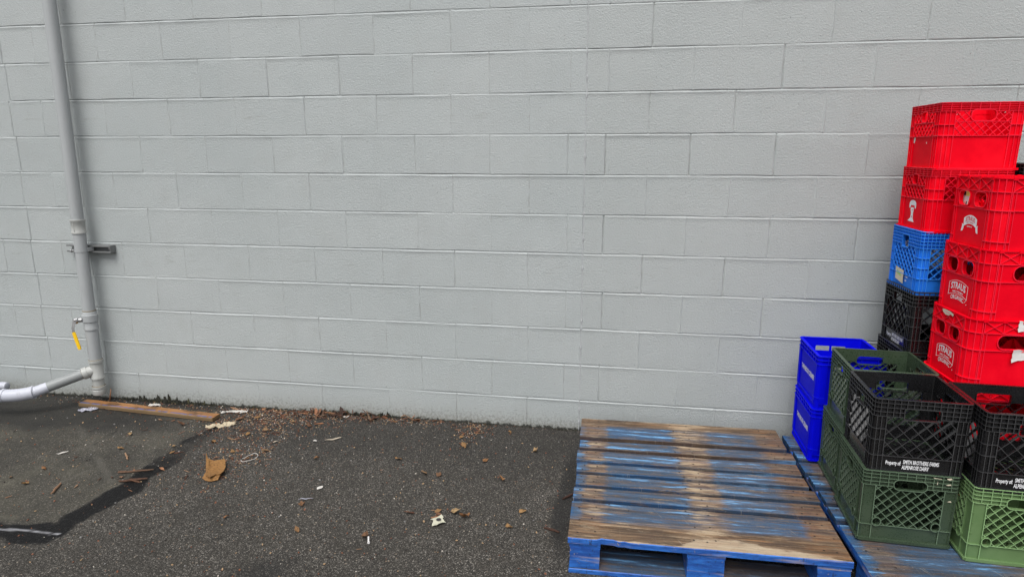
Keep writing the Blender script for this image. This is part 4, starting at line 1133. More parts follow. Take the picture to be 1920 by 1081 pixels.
# curling paper labels on the front of the third crate
def curl_label(parent, sh, side, x0, x1, z0, z1, curl, name, prints=True):
    mb = MB(); n = 10; m = 6; vs = []
    for j in range(m + 1):
        for i in range(n + 1):
            u = i / n; v = j / m
            wv = .0022 * float(vnoise(u * 5 + x0 * 90, v * 4, 3))
            lift = .0012 + curl * (max(0, .45 - u) ** 2 * 3 + max(0, v - .8) * .5) + abs(wv)
            zz = z0 + (z1 - z0) * v + .010 * (u - .5) * (1 if curl > .01 else -1) + (.006 * float(vnoise(u * 6, 1.5 * v, 9)) if v in (0, 1) else 0)
            vs.append(sh.pos(sh.c[side] + x0 + (x1 - x0) * u + .004 * float(vnoise(v * 5, 2, 8)), .003 - lift, zz))
    fs = [(j * (n + 1) + i, j * (n + 1) + i + 1, (j + 1) * (n + 1) + i + 1, (j + 1) * (n + 1) + i) for j in range(m) for i in range(n)]
    mb.add(vs, fs, 0)
    if prints:
        for i in range(7):
            q = .55 + i * .05
            vs = [sh.pos(sh.c[side] + x0 + (x1 - x0) * a, -.0032, z0 + (z1 - z0) * b) for a, b in ((q, .2), (q + .022, .2), (q + .022, .5), (q, .5))]
            mb.add(vs, [(0, 1, 2, 3)], 1)
        vs, fs = text_mesh('208', .014, .0002, .9)
        mb.add([sh.pos(sh.c[side] + x0 + (x1 - x0) * .5 + a, -.0034, z0 + (z1 - z0) * .72 + b) for a, b in vs], fs, 1)
    return mb.build(name, [M_PAPER, M_INK], parent, smooth=True)
curl_label(bcs[2], shC, 0, -.062, .06, .118, .160, .020, 'paper_label')
curl_label(bcs[2], shC, 0, -.052, .05, .222, .258, .006, 'paper_label')
decal(bcs[2], shC, 3, [([(-.045, .256), (-.020, .259), (.020, .258), (.042, .252), (.036, .243), (.020, .248), (.006, .240), (-.018, .238), (-.038, .246)], 0, .004), ([(-.020, .252), (.006, .254), (.016, .249), (-.010, .246)], 1, .0045)], [M_CREAM, M_PINK], 'paper_scrap', .0004)
# a printed card lying inside the top crate, seen through its left hand hole
card = MB()
def cq(y0, y1, z0, z1, lift, mi, y0t=None, y1t=None):
    X = lambda z: -.1945 + (z - .145) * .10 - lift
    y0t = y0 if y0t is None else y0t; y1t = y1 if y1t is None else y1t
    card.add([(X(z0), y1, z0), (X(z0), y0, z0), (X(z1), y0t, z1), (X(z1), y1t, z1)], [(0, 1, 2, 3)], mi)
cq(.055, .146, .142, .205, 0, 0)
cq(.078, .142, .188, .203, .0006, 1, .084, .142); cq(.055, .080, .186, .204, .0006, 2)
cq(.070, .120, .150, .164, .0006, 3); cq(.062, .068, .150, .166, .0006, 1); cq(.100, .132, .168, .174, .0006, 1); cq(.118, .124, .178, .184, .0006, 1); cq(.100, .106, .178, .183, .0006, 1)
cobj = card.build('paper_card', [M_PAPER, M_INK, M_YELLOWINK, M_PINK])
tag(cobj, 'printed white and yellow card inside the top red bottle crate', 'card')
cobj.matrix_world = Matrix.Translation(bcs[4].location) @ Matrix.Rotation(R(2.2), 4, 'Z')

# royal blue totes
def tote(label):
    W, D, H, r = .287, .326, .250, .020
    sh = Shell(W, D, H, r, .012)
    t = empty('storage_tote', (0, 0, 0)); tag(t, label, 'tote', 'royal blue totes by the wall'); t['w_'] = W; t['d_'] = D
    rim = MB()
    sh.loop(rim, -.001, .0115, H - .004, H); sh.loop(rim, -.0005, .007, H - .0205, H - .018); sh.loop(rim, -.0012, .007, H - .040, H - .0372)
    for i in (1, 3):
        for q in range(8):
            x = sh.c[i] + (q - 3.5) * .036; sh.pbox(rim, x - .0013, x + .0013, 0, .007, H - .038, H - .004)
    for i in (0, 2):
        for q in (-1, -.33, .33, 1):
            x = sh.c[i] + q * .10; sh.pbox(rim, x - .0013, x + .0013, 0, .007, H - .038, H - .004)
    rim.build('rim', M_BLUE, t)
    for i in range(4):
        sc = sh.c[i]; hl = sh.half[i]; mb = MB()
        if i % 2 == 0:
            hs = [rrect(sc + sg * .036, H - .052, .062, .024, .003, 2) for sg in (-1, 1)]
            sh.holed(mb, sc - hl, sc + hl, H - .09, H - .003, hs, .0065, .0095); sh.pbox(mb, sc - hl, sc + hl, .0065, .0095, .002, H - .09)
        else: sh.pbox(mb, sc - hl, sc + hl, .0065, .0095, .002, H - .003)
        for e in (-hl + .010, hl - .010): sh.pbox(mb, sc + e - .012, sc + e + .012, .0008, .007, .030, H - .040)
        sh.pbox(mb, sc - hl, sc + hl, .001, .0095, 0, .006); sh.pbox(mb, sc - hl, sc + hl, .0015, .007, .028, .031)
        mb.build('side_panel', M_BLUE, t)
        j = (i + 1) % 4; a = sc + hl; b = (sh.c[j] if j else sh.T) - sh.half[j]
        mb = MB(); sh.pbox(mb, a, b, .0035, .0095, .002, H - .004); sh.pbox(mb, a - .02, b + .02, .0002, .007, .056, .059); sh.pbox(mb, a, b, .001, .009, 0, .006)
        mb.build('corner_post', M_BLUE, t)
    fl = MB(); A, B = W / 2 - .009, D / 2 - .009
    fl.box(-A, A, -B, B, .004, .0075); fl.build('floor', M_BLUE, t)
    lettering(t, sh, 3, .008, .128, [('TWIN BROOK CREAMERY', .032, .0009, .56, 0, 0)], M_PRINT, wd=.0060)
    return t, sh
t1, shT = tote('royal blue tote at the bottom of the pair beside the wall')
t2 = copy_tree(t1); t2['label'] = 'open royal blue tote on top of the other blue tote'
put(t1, .980, -.474, Z0, R(-1.2)); put(t2, .985, -.474, Z0 + .2455, R(-.4))
for t in MOVED:
    for k in ('w_', 'd_'):
        if k in t: del t[k]
# ------------------------------------------------------------------ pipes on the wall
def pipe_paint(name, a, b, rough=.5):
    t = NT(name)
    co = t.n('TexCoord').outputs['Object']
    n1 = t.noise(co, 6, 4, .6); n2 = t.noise(co, 60, 4, .65); n3 = t.noise(t.scalevec(co, (30, 30, 5)), 1.0, 4, .6)
    col = t.mix(n1, c4(*a), c4(*b))
    col = t.mix(t.m('MULTIPLY', t.maprange(n3, .58, .75), .35), col, c4(.24, .24, .235))
    col = t.mix(t.m('MULTIPLY', t.maprange(n2, .70, .78), .6), col, c4(.07, .065, .06))
    return t.out(Base_Color=col, Roughness=rough, Normal=t.bump(n2, .25, .003))
M_PIPE = pipe_paint('grey_pipe_paint', (.33, .345, .35), (.385, .40, .405))
M_FIT = pipe_paint('pale_grey_pvc', (.36, .368, .352), (.41, .415, .395))
M_RUSTRING = flat('dirty_joint', (.20, .165, .11), .8)
M_WPIPE = pipe_paint('white_pipe_paint', (.40, .415, .47), (.50, .515, .57))
M_DPIPE = pipe_paint('stained_grey_pipe', (.19, .20, .20), (.30, .315, .315))
M_GALV = flat('painted_steel', (.17, .175, .175), .5)
M_STEEL = flat('bare_steel', (.55, .55, .55), .35, Metallic=.8)
M_BRASS = flat('brass', (.60, .33, .10), .35, Metallic=.8)
M_GRIP = flat('yellow_vinyl', (.85, .52, .01), .45)
M_DARK = flat('dark_gap', (.015, .015, .015), .9)

def lathe(mb, c0, c1, prof, n=28, mi=0):
    """prof: (fraction along, radius)"""
    c0, c1 = Vector(c0), Vector(c1)
    mb.tube([c0.lerp(c1, f) for f, r_ in prof], [r_ for f, r_ in prof], n, True, mi)

PX = lambda z: -3.0165 + .0125 * z        # the pipe leans a touch
PY = -.079
P = lambda z, dx=0, dy=0: (PX(z) + dx, PY + dy, z)
dp = empty('downpipe', P(.05)); tag(dp, 'grey downpipe running up the wall with a strut clamp and capped tee', 'pipe')
def part(mb, name, mat, parent, K=.735, **k):
    L = Vector(P(.05))
    mb.v = [(PX(v[2]) + (v[0] - PX(v[2])) * K, PY + (v[1] - PY) * K, v[2]) for v in mb.v]
    mb.v = [tuple(Vector(v) - L) for v in mb.v]
    return mb.build(name, mat, parent, smooth=True, auto=40, **k)
mb = MB(); mb.tube([P(.56), P(1.06), P(1.12), P(2.0), P(4.0)], .0455, 32); part(mb, 'upper_pipe', M_PIPE, dp)
mb = MB(); mb.tube([P(.27), P(.49)], .0475, 32); part(mb, 'lower_pipe', M_PIPE, dp)
mb = MB(); lathe(mb, P(1.050), P(1.130), [(0, .046), (0, .0525), (.10, .0525), (.16, .0495), (.82, .0495), (.86, .0530), (1, .0530), (1, .046)]); part(mb, 'coupling', M_FIT, dp)
mb = MB()
for a in (95, 200, 320):
    x, y = .0505 * math.cos(R(a - 180)), .0505 * math.sin(R(a - 180)); mb.tube([P(1.062, x, y), P(1.118, x, y)], .0028, 8)
rib_par = [o for o in dp.children if o.name.startswith('coupling')][0]
mb2 = mb; part(mb2, 'coupling_rib', M_FIT, dp)
mb = MB(); lathe(mb, P(.470), P(.585), [(0, .047), (0, .0530), (.10, .0535), (.16, .0505), (.40, .0505), (.44, .0565), (.80, .0575), (.82, .0525), (.95, .0505), (1, .047)]); part(mb, 'socket', M_PIPE, dp)
mb = MB(); lathe(mb, P(.583), P(.589), [(0, .047), (.2, .0495), (.8, .0490), (1, .046)]); part(mb, 'dirty_seam', M_RUSTRING, dp)
# tee, spigot and end cap
tee = MB(); lathe(tee, P(.160), P(.280), [(0, .046), (0, .0530), (.10, .0530), (.14, .0485), (.84, .0485), (.86, .0550), (1, .0550), (1, .046)])
BR = Vector((-.262, -.200, -.090)).normalized()
tc = Vector(P(.218))
teeo = part(tee, 'tee_fitting', M_FIT, dp)
mb = MB(); mb.tube([tc, tc + BR * .048, tc + BR * .048, tc + BR * .074, tc + BR * .074], [.0325, .0325, .0365, .0365, .030], 28); part(mb, 'branch_socket', M_FIT, dp, 1.0)
mb = MB(); mb.tube([tc + BR * .073, tc + BR * .078], [.0345, .0315], 28); part(mb, 'dirty_seam', M_RUSTRING, dp, 1.0)
mb = MB(); lathe(mb, P(.276), P(.284), [(0, .047), (.2, .0510), (.8, .0505), (1, .046)]); part(mb, 'dirty_seam', M_RUSTRING, dp)
mb = MB(); mb.tube([P(.10), P(.165)], .0445, 28); part(mb, 'spigot', M_FIT, dp)
mb = MB(); lathe(mb, P(.058), P(.112), [(0, .001), (0, .046), (.15, .0515), (.55, .0515), (.60, .0480), (.72, .0480), (.76, .0535), (1, .0535), (1, .044)]); part(mb, 'end_cap', M_FIT, dp)
mb = MB(); lathe(mb, P(.111), P(.116), [(0, .044), (.2, .0490), (.8, .0480), (1, .044)]); part(mb, 'dirty_seam', M_RUSTRING, dp)
# strut channel on the wall and the strap clamp
st = empty('strut_bracket', (-2.99, 0, .953)); tag(st, 'short grey steel strut channel bolted flat to the wall behind the pipe', 'bracket')
def lpart(mb, name, mat, parent, L):
    mb.v = [tuple(Vector(v) - Vector(L)) for v in mb.v]; return mb.build(name, mat, parent, smooth=False)
mb = MB(); xa, xb = -3.138, -2.846
mb.box(xa, xb, -.0045, -.002, .932, .974)
mb.box(xa, xb, -.041, -.0045, .9718, .9743); mb.box(xa, xb, -.041, -.0045, .9317, .9342)
mb.box(xa, xb, -.0425, -.041, .9655, .9743); mb.box(xa, xb, -.0425, -.041, .9317, .9405)
mb.box(xb, xb + .002, -.0425, -.002, .9317, .9743)
ch = lpart(mb, 'channel', M_GALV, st, (-2.99, 0, .953))
mb = MB(); mb.tube([(-2.875, -.004, .953), (-2.875, -.012, .953)], .010, 6); lpart(mb, 'bolt', M_STEEL, st, (-2.99, 0, .953))
mb = MB()
ring = [P(.953, .0485 * math.cos(R(a)), .0485 * math.sin(R(a))) for a in range(20, -211, -11)]
for a, b in zip(ring[:-1], ring[1:]):
    mb.add([(a[0], a[1], .942), (b[0], b[1], .942), (b[0], b[1], .966), (a[0], a[1], .966)], [(0, 1, 2, 3)])
n0 = len(mb.v)
for sx in (-1, 1):
    x = PX(.953) + sx * .050
    mb.box(x - .0016, x + .0016, PY + .01, -.010, .942, .966)
part(mb, 'strap_clamp', M_PIPE, dp)
mb = MB(); x = PX(.953) - .054; mb.tube([(x - .012, PY - .030, .950), (x + .016, PY - .030, .950)], .0055, 8); mb.tube([(x - .012, PY - .030, .950), (x - .005, PY - .030, .950)], .012, 6); part(mb, 'clamp_bolt', M_STEEL, dp)
# ball valve with a yellow lever, on the left of the socket
vb = MB(); bx = PX(.53) - .036
vb.tube([(bx + .01, PY - .034, .535), (bx - .006, PY - .046, .535), (bx - .010, PY - .048, .535)], [.014, .014, .008], 10)
valve = part(vb, 'valve', M_STEEL, dp, 1.0)
mb = MB(); mb.tube([(bx - .012, PY - .044, .524), (bx - .024, PY - .050, .522)], .0095, 8); part(mb, 'brass_plug', M_BRASS, valve, 1.0)
mb = MB(); mb.tube([(bx + .006, PY - .056, .545), (bx - .012, PY - .062, .541)], [.011, .009], 6); part(mb, 'nut', M_STEEL, valve, 1.0)
def strip(mb, pts, w_, th):
    """flat lever following pts in x,z at depth y"""
    vs = []
    for i, (x, y, z, k) in enumerate(pts):
        a = Vector(pts[max(i - 1, 0)][:3]); b = Vector(pts[min(i + 1, len(pts) - 1)][:3]); d = (b - a).normalized()
        n = Vector((d.z, 0, -d.x)).normalized() * w_ * k / 2
        for sy in (0, th): vs += [(x - n.x, y - sy, z - n.z), (x + n.x, y - sy, z + n.z)]
    fs = []
    for i in range(len(pts) - 1):
        o = i * 4
        fs += [(o + 2, o + 6, o + 7, o + 3), (o + 1, o + 5, o + 4, o), (o, o + 4, o + 6, o + 2), (o + 3, o + 7, o + 5, o + 1)]
    e = (len(pts) - 1) * 4
    fs += [(0, 2, 3, 1), (e + 1, e + 3, e + 2, e)]
    mb.add(vs, fs)
mb = MB(); y = PY - .062
strip(mb, [(bx + .004, y, .546, 1.2), (bx - .012, y, .536, 1.2), (bx - .018, y - .004, .512, .9), (bx - .024, y - .007, .490, .8), (bx - .022, y - .007, .462, .8)], .021, .0025)
lever = part(mb, 'lever', M_STEEL, valve, 1.0)
mb = MB(); strip(mb, [(bx - .023, y - .006, .468, .75), (bx - .019, y - .006, .455, .95), (bx - .008, y - .006, .410, .95), (bx + .002, y - .006, .372, .95), (bx + .004, y - .006, .362, .6)], .023, .0055); part(mb, 'yellow_grip', M_GRIP, valve, 1.0)

# the branch pipe: from the tee down to the left, an elbow, then on along the wall
bp = empty('branch_pipe', (-3.25, -.30, 0)); tag(bp, 'stained grey branch pipe sloping from the tee to a white elbow at the left edge', 'pipe')
L0 = Vector((-3.25, -.30, 0))
def bpart(mb, name, mat, parent=bp):
    mb.v = [tuple(Vector(v) - L0) for v in mb.v]; return mb.build(name, mat, parent, smooth=True, auto=40)
END = Vector((-3.262, -.306, .131))
mid = tc.lerp(END, .76)
mb = MB(); mb.tube([tc + BR * .06, tc.lerp(mid, .5), mid], .0298, 26); bpart(mb, 'sloping_pipe', M_DPIPE)
mb = MB(); mb.tube([mid + (mid - tc).normalized() * -.004, END], [.0308, .0314], 26); bpart(mb, 'white_pipe', M_WPIPE)
mb = MB()
e0, e1, e2 = Vector((-3.248, -.296, .136)), Vector((-3.325, -.338, .121)), Vector((-3.400, -.358, .130))
curve = [e0.lerp(e1, t_).lerp(e1.lerp(e2, t_), t_) for t_ in [i / 12 for i in range(13)]]
mb.tube([curve[0], curve[0], curve[1], curve[1]] + curve[2:11] + [curve[11], curve[11], curve[12], curve[12]], [.030, .0385, .0385, .0362] + [.0366] * 9 + [.0362, .0390, .0390, .030], 28)
bpart(mb, 'elbow', M_WPIPE)
mb = MB(); mb.tube([curve[11], e2, Vector((-4.6, -.63, .135))], .0335, 26); bpart(mb, 'white_pipe', M_WPIPE)
# peeling edge of old wrap under the sloping pipe
mb = MB(); d = (mid - tc); 
for i in range(16):
    f0 = .22 + i * .034; f1 = f0 + .031; rgx = .0306
    a = tc + d * f0; b = tc + d * f1
    for (p_, q_) in ((a, b),):
        vs = []
        for c_ in (p_, q_):
            for an in (-75, -28 + 7 * float(vnoise(i * .9, f0 * 9, 3))):
                vs.append(c_ + Vector((0, -math.cos(R(an)) * rgx, math.sin(R(an)) * rgx)))
        mb.add([tuple(v) for v in vs], [(0, 2, 3, 1)])
M_PEEL = flat('old_dark_wrap', (.14, .145, .145), .8)
bpart(mb, 'peeling_wrap', M_PEEL)
mb = MB()
for i in range(26):
    f = .20 + i * .022; an = -26 + 7 * float(vnoise(i * .9, f * 9, 3)); c_ = tc + d * f
    if float(vnoise(i * .7, 2.2, 5)) > -.45:
        vs = []
        for ff, aa in ((f, an), (f + .026, an + 2), (f + .026, an + 15), (f, an + 11)):
            vs.append(tc + d * ff + Vector((0, -math.cos(R(aa)) * .0312, math.sin(R(aa)) * .0312)))
        mb.add([tuple(v) for v in vs], [(0, 1, 2, 3)])
bpart(mb, 'dark_tear', M_DARK)
mb = MB(); mb.tube([(-3.668, -.085, .070), (-3.672, -.0855, .070), (-3.70, -.090, .070), (-4.5, -.20, .070)], [.018, .024, .026, .026], 20)
mb.v = [tuple(Vector(v) - Vector((-3.67, -.085, 0))) for v in mb.v]
o = mb.build('pipe_stub', M_WPIPE, None, smooth=True, auto=40, loc=(-3.67, -.085, 0)); tag(o, 'white pipe end poking in at the left edge by the wall', 'pipe')
# ------------------------------------------------------------------ things lying on the ground
def litter_mat(name, cols, rough=.75, spec=.3):
    t = NT(name)
    co = t.n('TexCoord').outputs['Object']; rnd = t.n('ObjectInfo').outputs['Random']
    n = t.noise(t.scalevec(co, (60, 200, 200)), 1.0, 4, .65, '4D', t.m('MULTIPLY', rnd, 31.0))
    base = t.ramp(rnd, [(i / max(1, len(cols) - 1), c4(*c)) for i, c in enumerate(cols)])
    col = t.mix(t.maprange(n, .4, .7), base, t.mix(.6, base, c4(.02, .012, .008)))
    return t.out(Base_Color=col, Roughness=rough, Specular_IOR_Level=spec, Normal=t.bump(n, .4, .002))
M_CHIP = litter_mat('bark_chip', [(.020, .011, .008), (.11, .046, .026), (.040, .020, .014), (.22, .090, .046), (.30, .145, .075), (.060, .030, .020), (.34, .21, .125), (.15, .065, .036)])
M_LEAF = litter_mat('dead_leaf', [(.19, .085, .035), (.26, .15, .06), (.12, .055, .030), (.30, .20, .10)])
M_PLANKW = None
def plank_mat():
    t = NT('old_plank_wood')
    co = t.n('TexCoord').outputs['Object']; sep = t.n('SeparateXYZ', None, Vector=co)
    g = t.noise(t.scalevec(co, (5, 120, 60)), 1.0, 4, .6); b = t.noise(t.scalevec(co, (7, 20, 10)), 1.0, 4, .65)
    col = t.ramp(g, [(.3, c4(.12, .050, .016)), (.55, c4(.30, .140, .044)), (.8, c4(.42, .22, .080))])
    col = t.mix(t.m('MULTIPLY', t.maprange(b, .45, .62), .8), col, c4(.035, .021, .012))
    y = t.m('ADD', sep.outputs[1], t.m('MULTIPLY', t.m('SUBTRACT', b, .5), .010))
    st = t.m('MULTIPLY', t.maprange(t.m('ABSOLUTE', t.m('ADD', y, .019)), .0045, .0085, 1, 0), t.maprange(t.noise(t.scalevec(co, (30, 8, 8)), 1.0, 3, .6), .40, .52))
    col = t.mix(t.m('MULTIPLY', st, .85), col, c4(.075, .10, .24))
    return t.out(Base_Color=col, Roughness=.55, Normal=t.bump(g, .5, .003))
M_PLANKW = plank_mat()
def edge_mat():
    t = NT('plank_edge'); co = t.n('TexCoord').outputs['Object']
    g = t.noise(t.scalevec(co, (6, 60, 160)), 1.0, 4, .6)
    return t.out(Base_Color=t.mix(g, c4(.085, .052, .024), c4(.23, .15, .072)), Roughness=.7, Normal=t.bump(g, .4, .003))
# the loose board by the foot of the wall
ang = math.atan2(-.168 + .093, -2.164 + 3.097)
pk = board('loose_board', .948, -.032, .032, 0.0, .021, [M_PLANKW, edge_mat()], None, 71)
pk.rotation_euler = (R(1.2), 0, ang); pk.location = (-3.0985, -.1235, .0235)
tag(pk, 'brown weathered board with a blue line lying along the wall foot', 'board')
def ribbon_mesh(poly, th, curl=0.0, seed=0, sub=3, tilt=0.0):
    """thin irregular slab from an outline round the origin, gently crumpled"""
    mb = MB(); n = len(poly); rings = []
    for k in range(sub + 1):
        f = 1 - k / (sub + 1)
        rings.append([(p[0] * f, p[1] * f) for p in poly])
    def hz(x, y): return curl * (float(vnoise(x * 60 + seed, y * 60, seed)) * .5 + (x * x + y * y) * 60) + tilt * x
    for top in (1, 0):
        for r_ in rings:
            for x, y in r_: mb.v.append((x, y, hz(x, y) + (th if top else 0)))
        mb.v.append((0, 0, hz(0, 0) + (th if top else 0)))
    N = n * (sub + 1) + 1
    for top in (1, 0):
        o = 0 if top else N
        for k in range(sub):
            for i in range(n):
                j = (i + 1) % n; q = [o + k * n + i, o + k * n + j, o + (k + 1) * n + j, o + (k + 1) * n + i]
                mb.f.append(q if top else q[::-1]); mb.m.append(0)
        for i in range(n):
            j = (i + 1) % n; q = [o + sub * n + i, o + sub * n + j, o + N - 1]
            mb.f.append(q if top else q[::-1]); mb.m.append(0)
    for i in range(n):
        j = (i + 1) % n; mb.f.append([i, N + i, N + j, j]); mb.m.append(0)
    lo = min(v[2] for v in mb.v); mb.v = [(x, y, z - lo) for x, y, z in mb.v]
    return mb
# cardboard scrap
M_CARD = litter_mat('brown_cardboard', [(.25, .125, .040), (.25, .125, .040)], .8)
cp = [(-1.904, -.651), (-1.872, -.690), (-1.858, -.683), (-1.840, -.690), (-1.784, -.677), (-1.745, -.735), (-1.712, -.801), (-1.718, -.822), (-1.735, -.826), (-1.739, -.867), (-1.770, -.850), (-1.797, -.815), (-1.850, -.735)]
cc = (-1.80, -.760); c_ = ribbon_mesh([(a - cc[0], b - cc[1]) for a, b in cp], .0035, .020, 5, 4)
o = c_.build('cardboard_scrap', M_CARD, None, smooth=True, auto=50, loc=(cc[0], cc[1], .002)); tag(o, 'torn piece of brown cardboard lying on the asphalt', 'cardboard')
fl = MB(); pts = [(-.002, -.036), (.022, -.058), (.044, -.062), (.060, -.058), (.082, -.040)]
vs = []
for i, (x, y) in enumerate(pts):
    for q in range(5): vs.append((x + q * .001, y - q * .0105 + .004 * float(vnoise(i, q, 4)), .014 + .006 * math.sin(q * .8) - q * .0022))
fl.add(vs, [(i * 5 + q, i * 5 + q + 1, (i + 1) * 5 + q + 1, (i + 1) * 5 + q) for i in range(4) for q in range(4)])
fl.build('folded_flap', M_CARD, o, smooth=True)
# twist of white cord
M_CORD = flat('white_cord', (.42, .40, .37), .7)
tie = [(-1.722, -.640), (-1.712, -.655), (-1.690, -.652), (-1.664, -.622), (-1.660, -.596), (-1.672, -.574), (-1.692, -.566), (-1.708, -.584), (-1.714, -.612), (-1.722, -.630)]
def smoothpts(p, n=6):
    out = []
    for i in range(len(p) - 1):
        p0 = Vector(p[max(i - 1, 0)]); p1 = Vector(p[i]); p2 = Vector(p[i + 1]); p3 = Vector(p[min(i + 2, len(p) - 1)])
        for k in range(n):
            t_ = k / n; out.append(.5 * ((2 * p1) + (-p0 + p2) * t_ + (2 * p0 - 5 * p1 + 4 * p2 - p3) * t_ ** 2 + (-p0 + 3 * p1 - 3 * p2 + p3) * t_ ** 3))
    return out + [Vector(p[-1])]
mb = MB(); mb.tube([(p.x, p.y, .005 + .004 * abs(float(vnoise(p.x * 60, p.y * 60, 2)))) for p in smoothpts([(a, b, 0) for a, b in tie])], .0018, 8)
o = mb.build('cord_loop', M_CORD, None, smooth=True); tag(o, 'small loop of white cord on the asphalt near the cardboard scrap', 'cord')
# crumpled papers
def crumple(name, label, cat, c, L, Wd, ang_, mat, seed, h=.018):
    mb = MB(); nx, ny = 18, 8; rg = random.Random(seed)
    vs = []
    for j in range(ny + 1):
        for i in range(nx + 1):
            u = i / nx * 2 - 1; v = j / ny * 2 - 1
            ww = (1 - .55 * abs(float(vnoise(u * 2.5, 3.3, seed)))) * (1 - .5 * abs(u) ** 3)
            x = u * L / 2; y = v * Wd / 2 * ww + .012 * float(vnoise(u * 3, v, seed + 4))
            z = h * abs(float(fbm(u * 4, v * 3, seed + 9, 3))) * (1 - .4 * abs(v)) + .0015
            vs.append((x, y, z))
    mb.add(vs, [(j * (nx + 1) + i, j * (nx + 1) + i + 1, (j + 1) * (nx + 1) + i + 1, (j + 1) * (nx + 1) + i) for j in range(ny) for i in range(nx)])
    o = mb.build(name, mat, None, smooth=True, auto=30, loc=(c[0], c[1], .001), rot=(0, 0, ang_)); tag(o, label, cat)
    sm = o.modifiers.new('thickness', 'SOLIDIFY'); sm.thickness = .0012
    return o
M_TISSUE = flat('cream_tissue', (.44, .37, .26), .85); M_TISW = flat('white_tissue', (.50, .475, .44), .85); M_FILM = flat('grey_plastic_film', (.32, .32, .38), .35)
crumple('crumpled_paper', 'crumpled cream paper lying below the right end of the loose board', 'paper', (-2.075, -.278), .155, .060, R(28), M_TISSUE, 3, .030)
crumple('crumpled_paper', 'flattened white paper lying at the right end of the loose board', 'paper', (-2.110, -.085), .150, .042, R(12), M_TISW, 8, .024)
crumple('plastic_film', 'shred of grey plastic film in front of the left end of the loose board', 'plastic', (-3.00, -.195), .105, .050, R(35), M_FILM, 12, .026)
crumple('crumpled_paper', 'small white tissue behind the loose board', 'paper', (-2.655, -.068), .085, .030, R(-6), M_TISW, 15, .014)
M_SCRAP = flat('pale_scrap', (.36, .31, .24), .8)
def scrap(x, y, L, Wd, rz, mat, label, name='paper_scrap', cat='scrap'):
    m_ = ribbon_mesh([(L / 2 * math.cos(a) * (1 + .3 * float(vnoise(a * 2, x * 9, 6))), Wd / 2 * math.sin(a) * (1 + .3 * float(vnoise(a * 2, y * 9, 7)))) for a in [i * math.pi / 6 for i in range(12)]], .0012, .012, int(abs(x) * 100), 2)
    o = m_.build(name, mat, None, smooth=True, auto=45, loc=(x, y, .002), rot=(0, 0, rz)); tag(o, label, cat)
scrap(-1.375, -.34, .085, .014, .5, M_SCRAP, 'long pale curled strip in the middle of the asphalt, above the dead leaves')
scrap(-1.46, -.375, .022, .016, .1, M_TISW, 'pale paper crumb beside the long curled strip')
scrap(-1.21, -.83, .030, .020, 1.0, M_TISW, 'small white folded scrap on open asphalt, centre left')
scrap(-1.23, -.93, .060, .006, .3, M_FILM, 'thin blue grey plastic shred just below the small white folded scrap')
scrap(-1.43, -.045, .040, .024, .2, M_TISW, 'white scrap caught in the bark drift against the wall')
scrap(-2.67, -.72, .045, .010, .6, M_TISW, 'white cigarette end on the old patch', 'cigarette_end', 'cigarette')
scrap(-1.66, -.42, .030, .012, 1.2, M_SCRAP, 'pale splinter above the cord loop')
tl = ribbon_mesh([(.045 * math.cos(a) * (.75 + .35 * float(vnoise(a * 2.2, 1, 6))), .034 * math.sin(a) * (.8 + .4 * float(vnoise(a * 2.2, 7, 6)))) for a in [i * math.pi / 9 for i in range(18)]], .0015, .010, 9, 3)
o = tl.build('torn_leaf', flat('pale_dry_leaf', (.42, .41, .32), .8), None, smooth=True, auto=50, loc=(-.600, -1.006, .003), rot=(R(8), R(-6), 0)); tag(o, 'pale torn leaf with a dark hole lying on open asphalt', 'leaf')
hb = MB(); hb.add([(.004 + .011 * math.cos(a * .7), .002 + .009 * math.sin(a * .7), .0105) for a in range(9)], [list(range(9))]); hb.build('hole', M_INK, o)
pg = MB(); pg.tube([(-.843, -1.160, .005), (-.838, -1.172, .005), (-.830, -1.192, .005)], [.0038, .0034, .0034], 10); pg.tube([(-.829, -1.193, .005), (-.8275, -1.197, .005)], .0052, 10)
o = pg.build('plastic_plug', M_PAPER, None, smooth=True, auto=40); tag(o, 'tiny white plastic wall plug lying on the asphalt', 'plug')

# loose sticks
def stick(p, q, r_, label):
    mb = MB(); p = Vector((p[0], p[1], r_)); q = Vector((q[0], q[1], r_ * 1.3)); n = (q - p).cross(Vector((0, 0, 1))).normalized()
    pts = [p.lerp(q, i / 8) + n * (.004 * float(vnoise(i * .6, p.x * 9, 4))) for i in range(9)]
    mb.tube([v - p for v in pts], [r_ * (.7 + .5 * (1 - abs(i / 4 - 1))) for i in range(9)], 7)
    o = mb.build('stick', M_CHIP, None, smooth=True, auto=40, loc=tuple(p)); tag(o, label, 'stick')
stick((-2.354, -.666), (-2.288, -.726), .0042, 'orange splinter standing out on the old patch')
stick((-2.235, -.855), (-2.085, -.800), .0045, 'longest bark splinter beside the dark tar seam')
stick((-2.165, -.930), (-2.050, -.885), .0055, 'thick orange bark splinter beside the dark tar seam')
stick((-.158, -.978), (-.094, -1.006), .005, 'forked orange twig left of the blue pallet')
stick((-.102, -.745), (-.048, -.690), .005, 'dark twig touching the left side of the blue pallet')
stick((-2.42, -.99), (-2.38, -1.08), .005, 'dark splinter on the old patch near the bottom left')
wt_ = MB(); wt_.tube([(0, 0, 0), (.006, .004, .035), (.014, .006, .075)], [.003, .0035, .002], 7)
o = wt_.build('splinter', M_CHIP, None, smooth=True, loc=(-2.925, -.110, .030)); tag(o, 'thin orange splinter standing upright on the loose board', 'splinter')

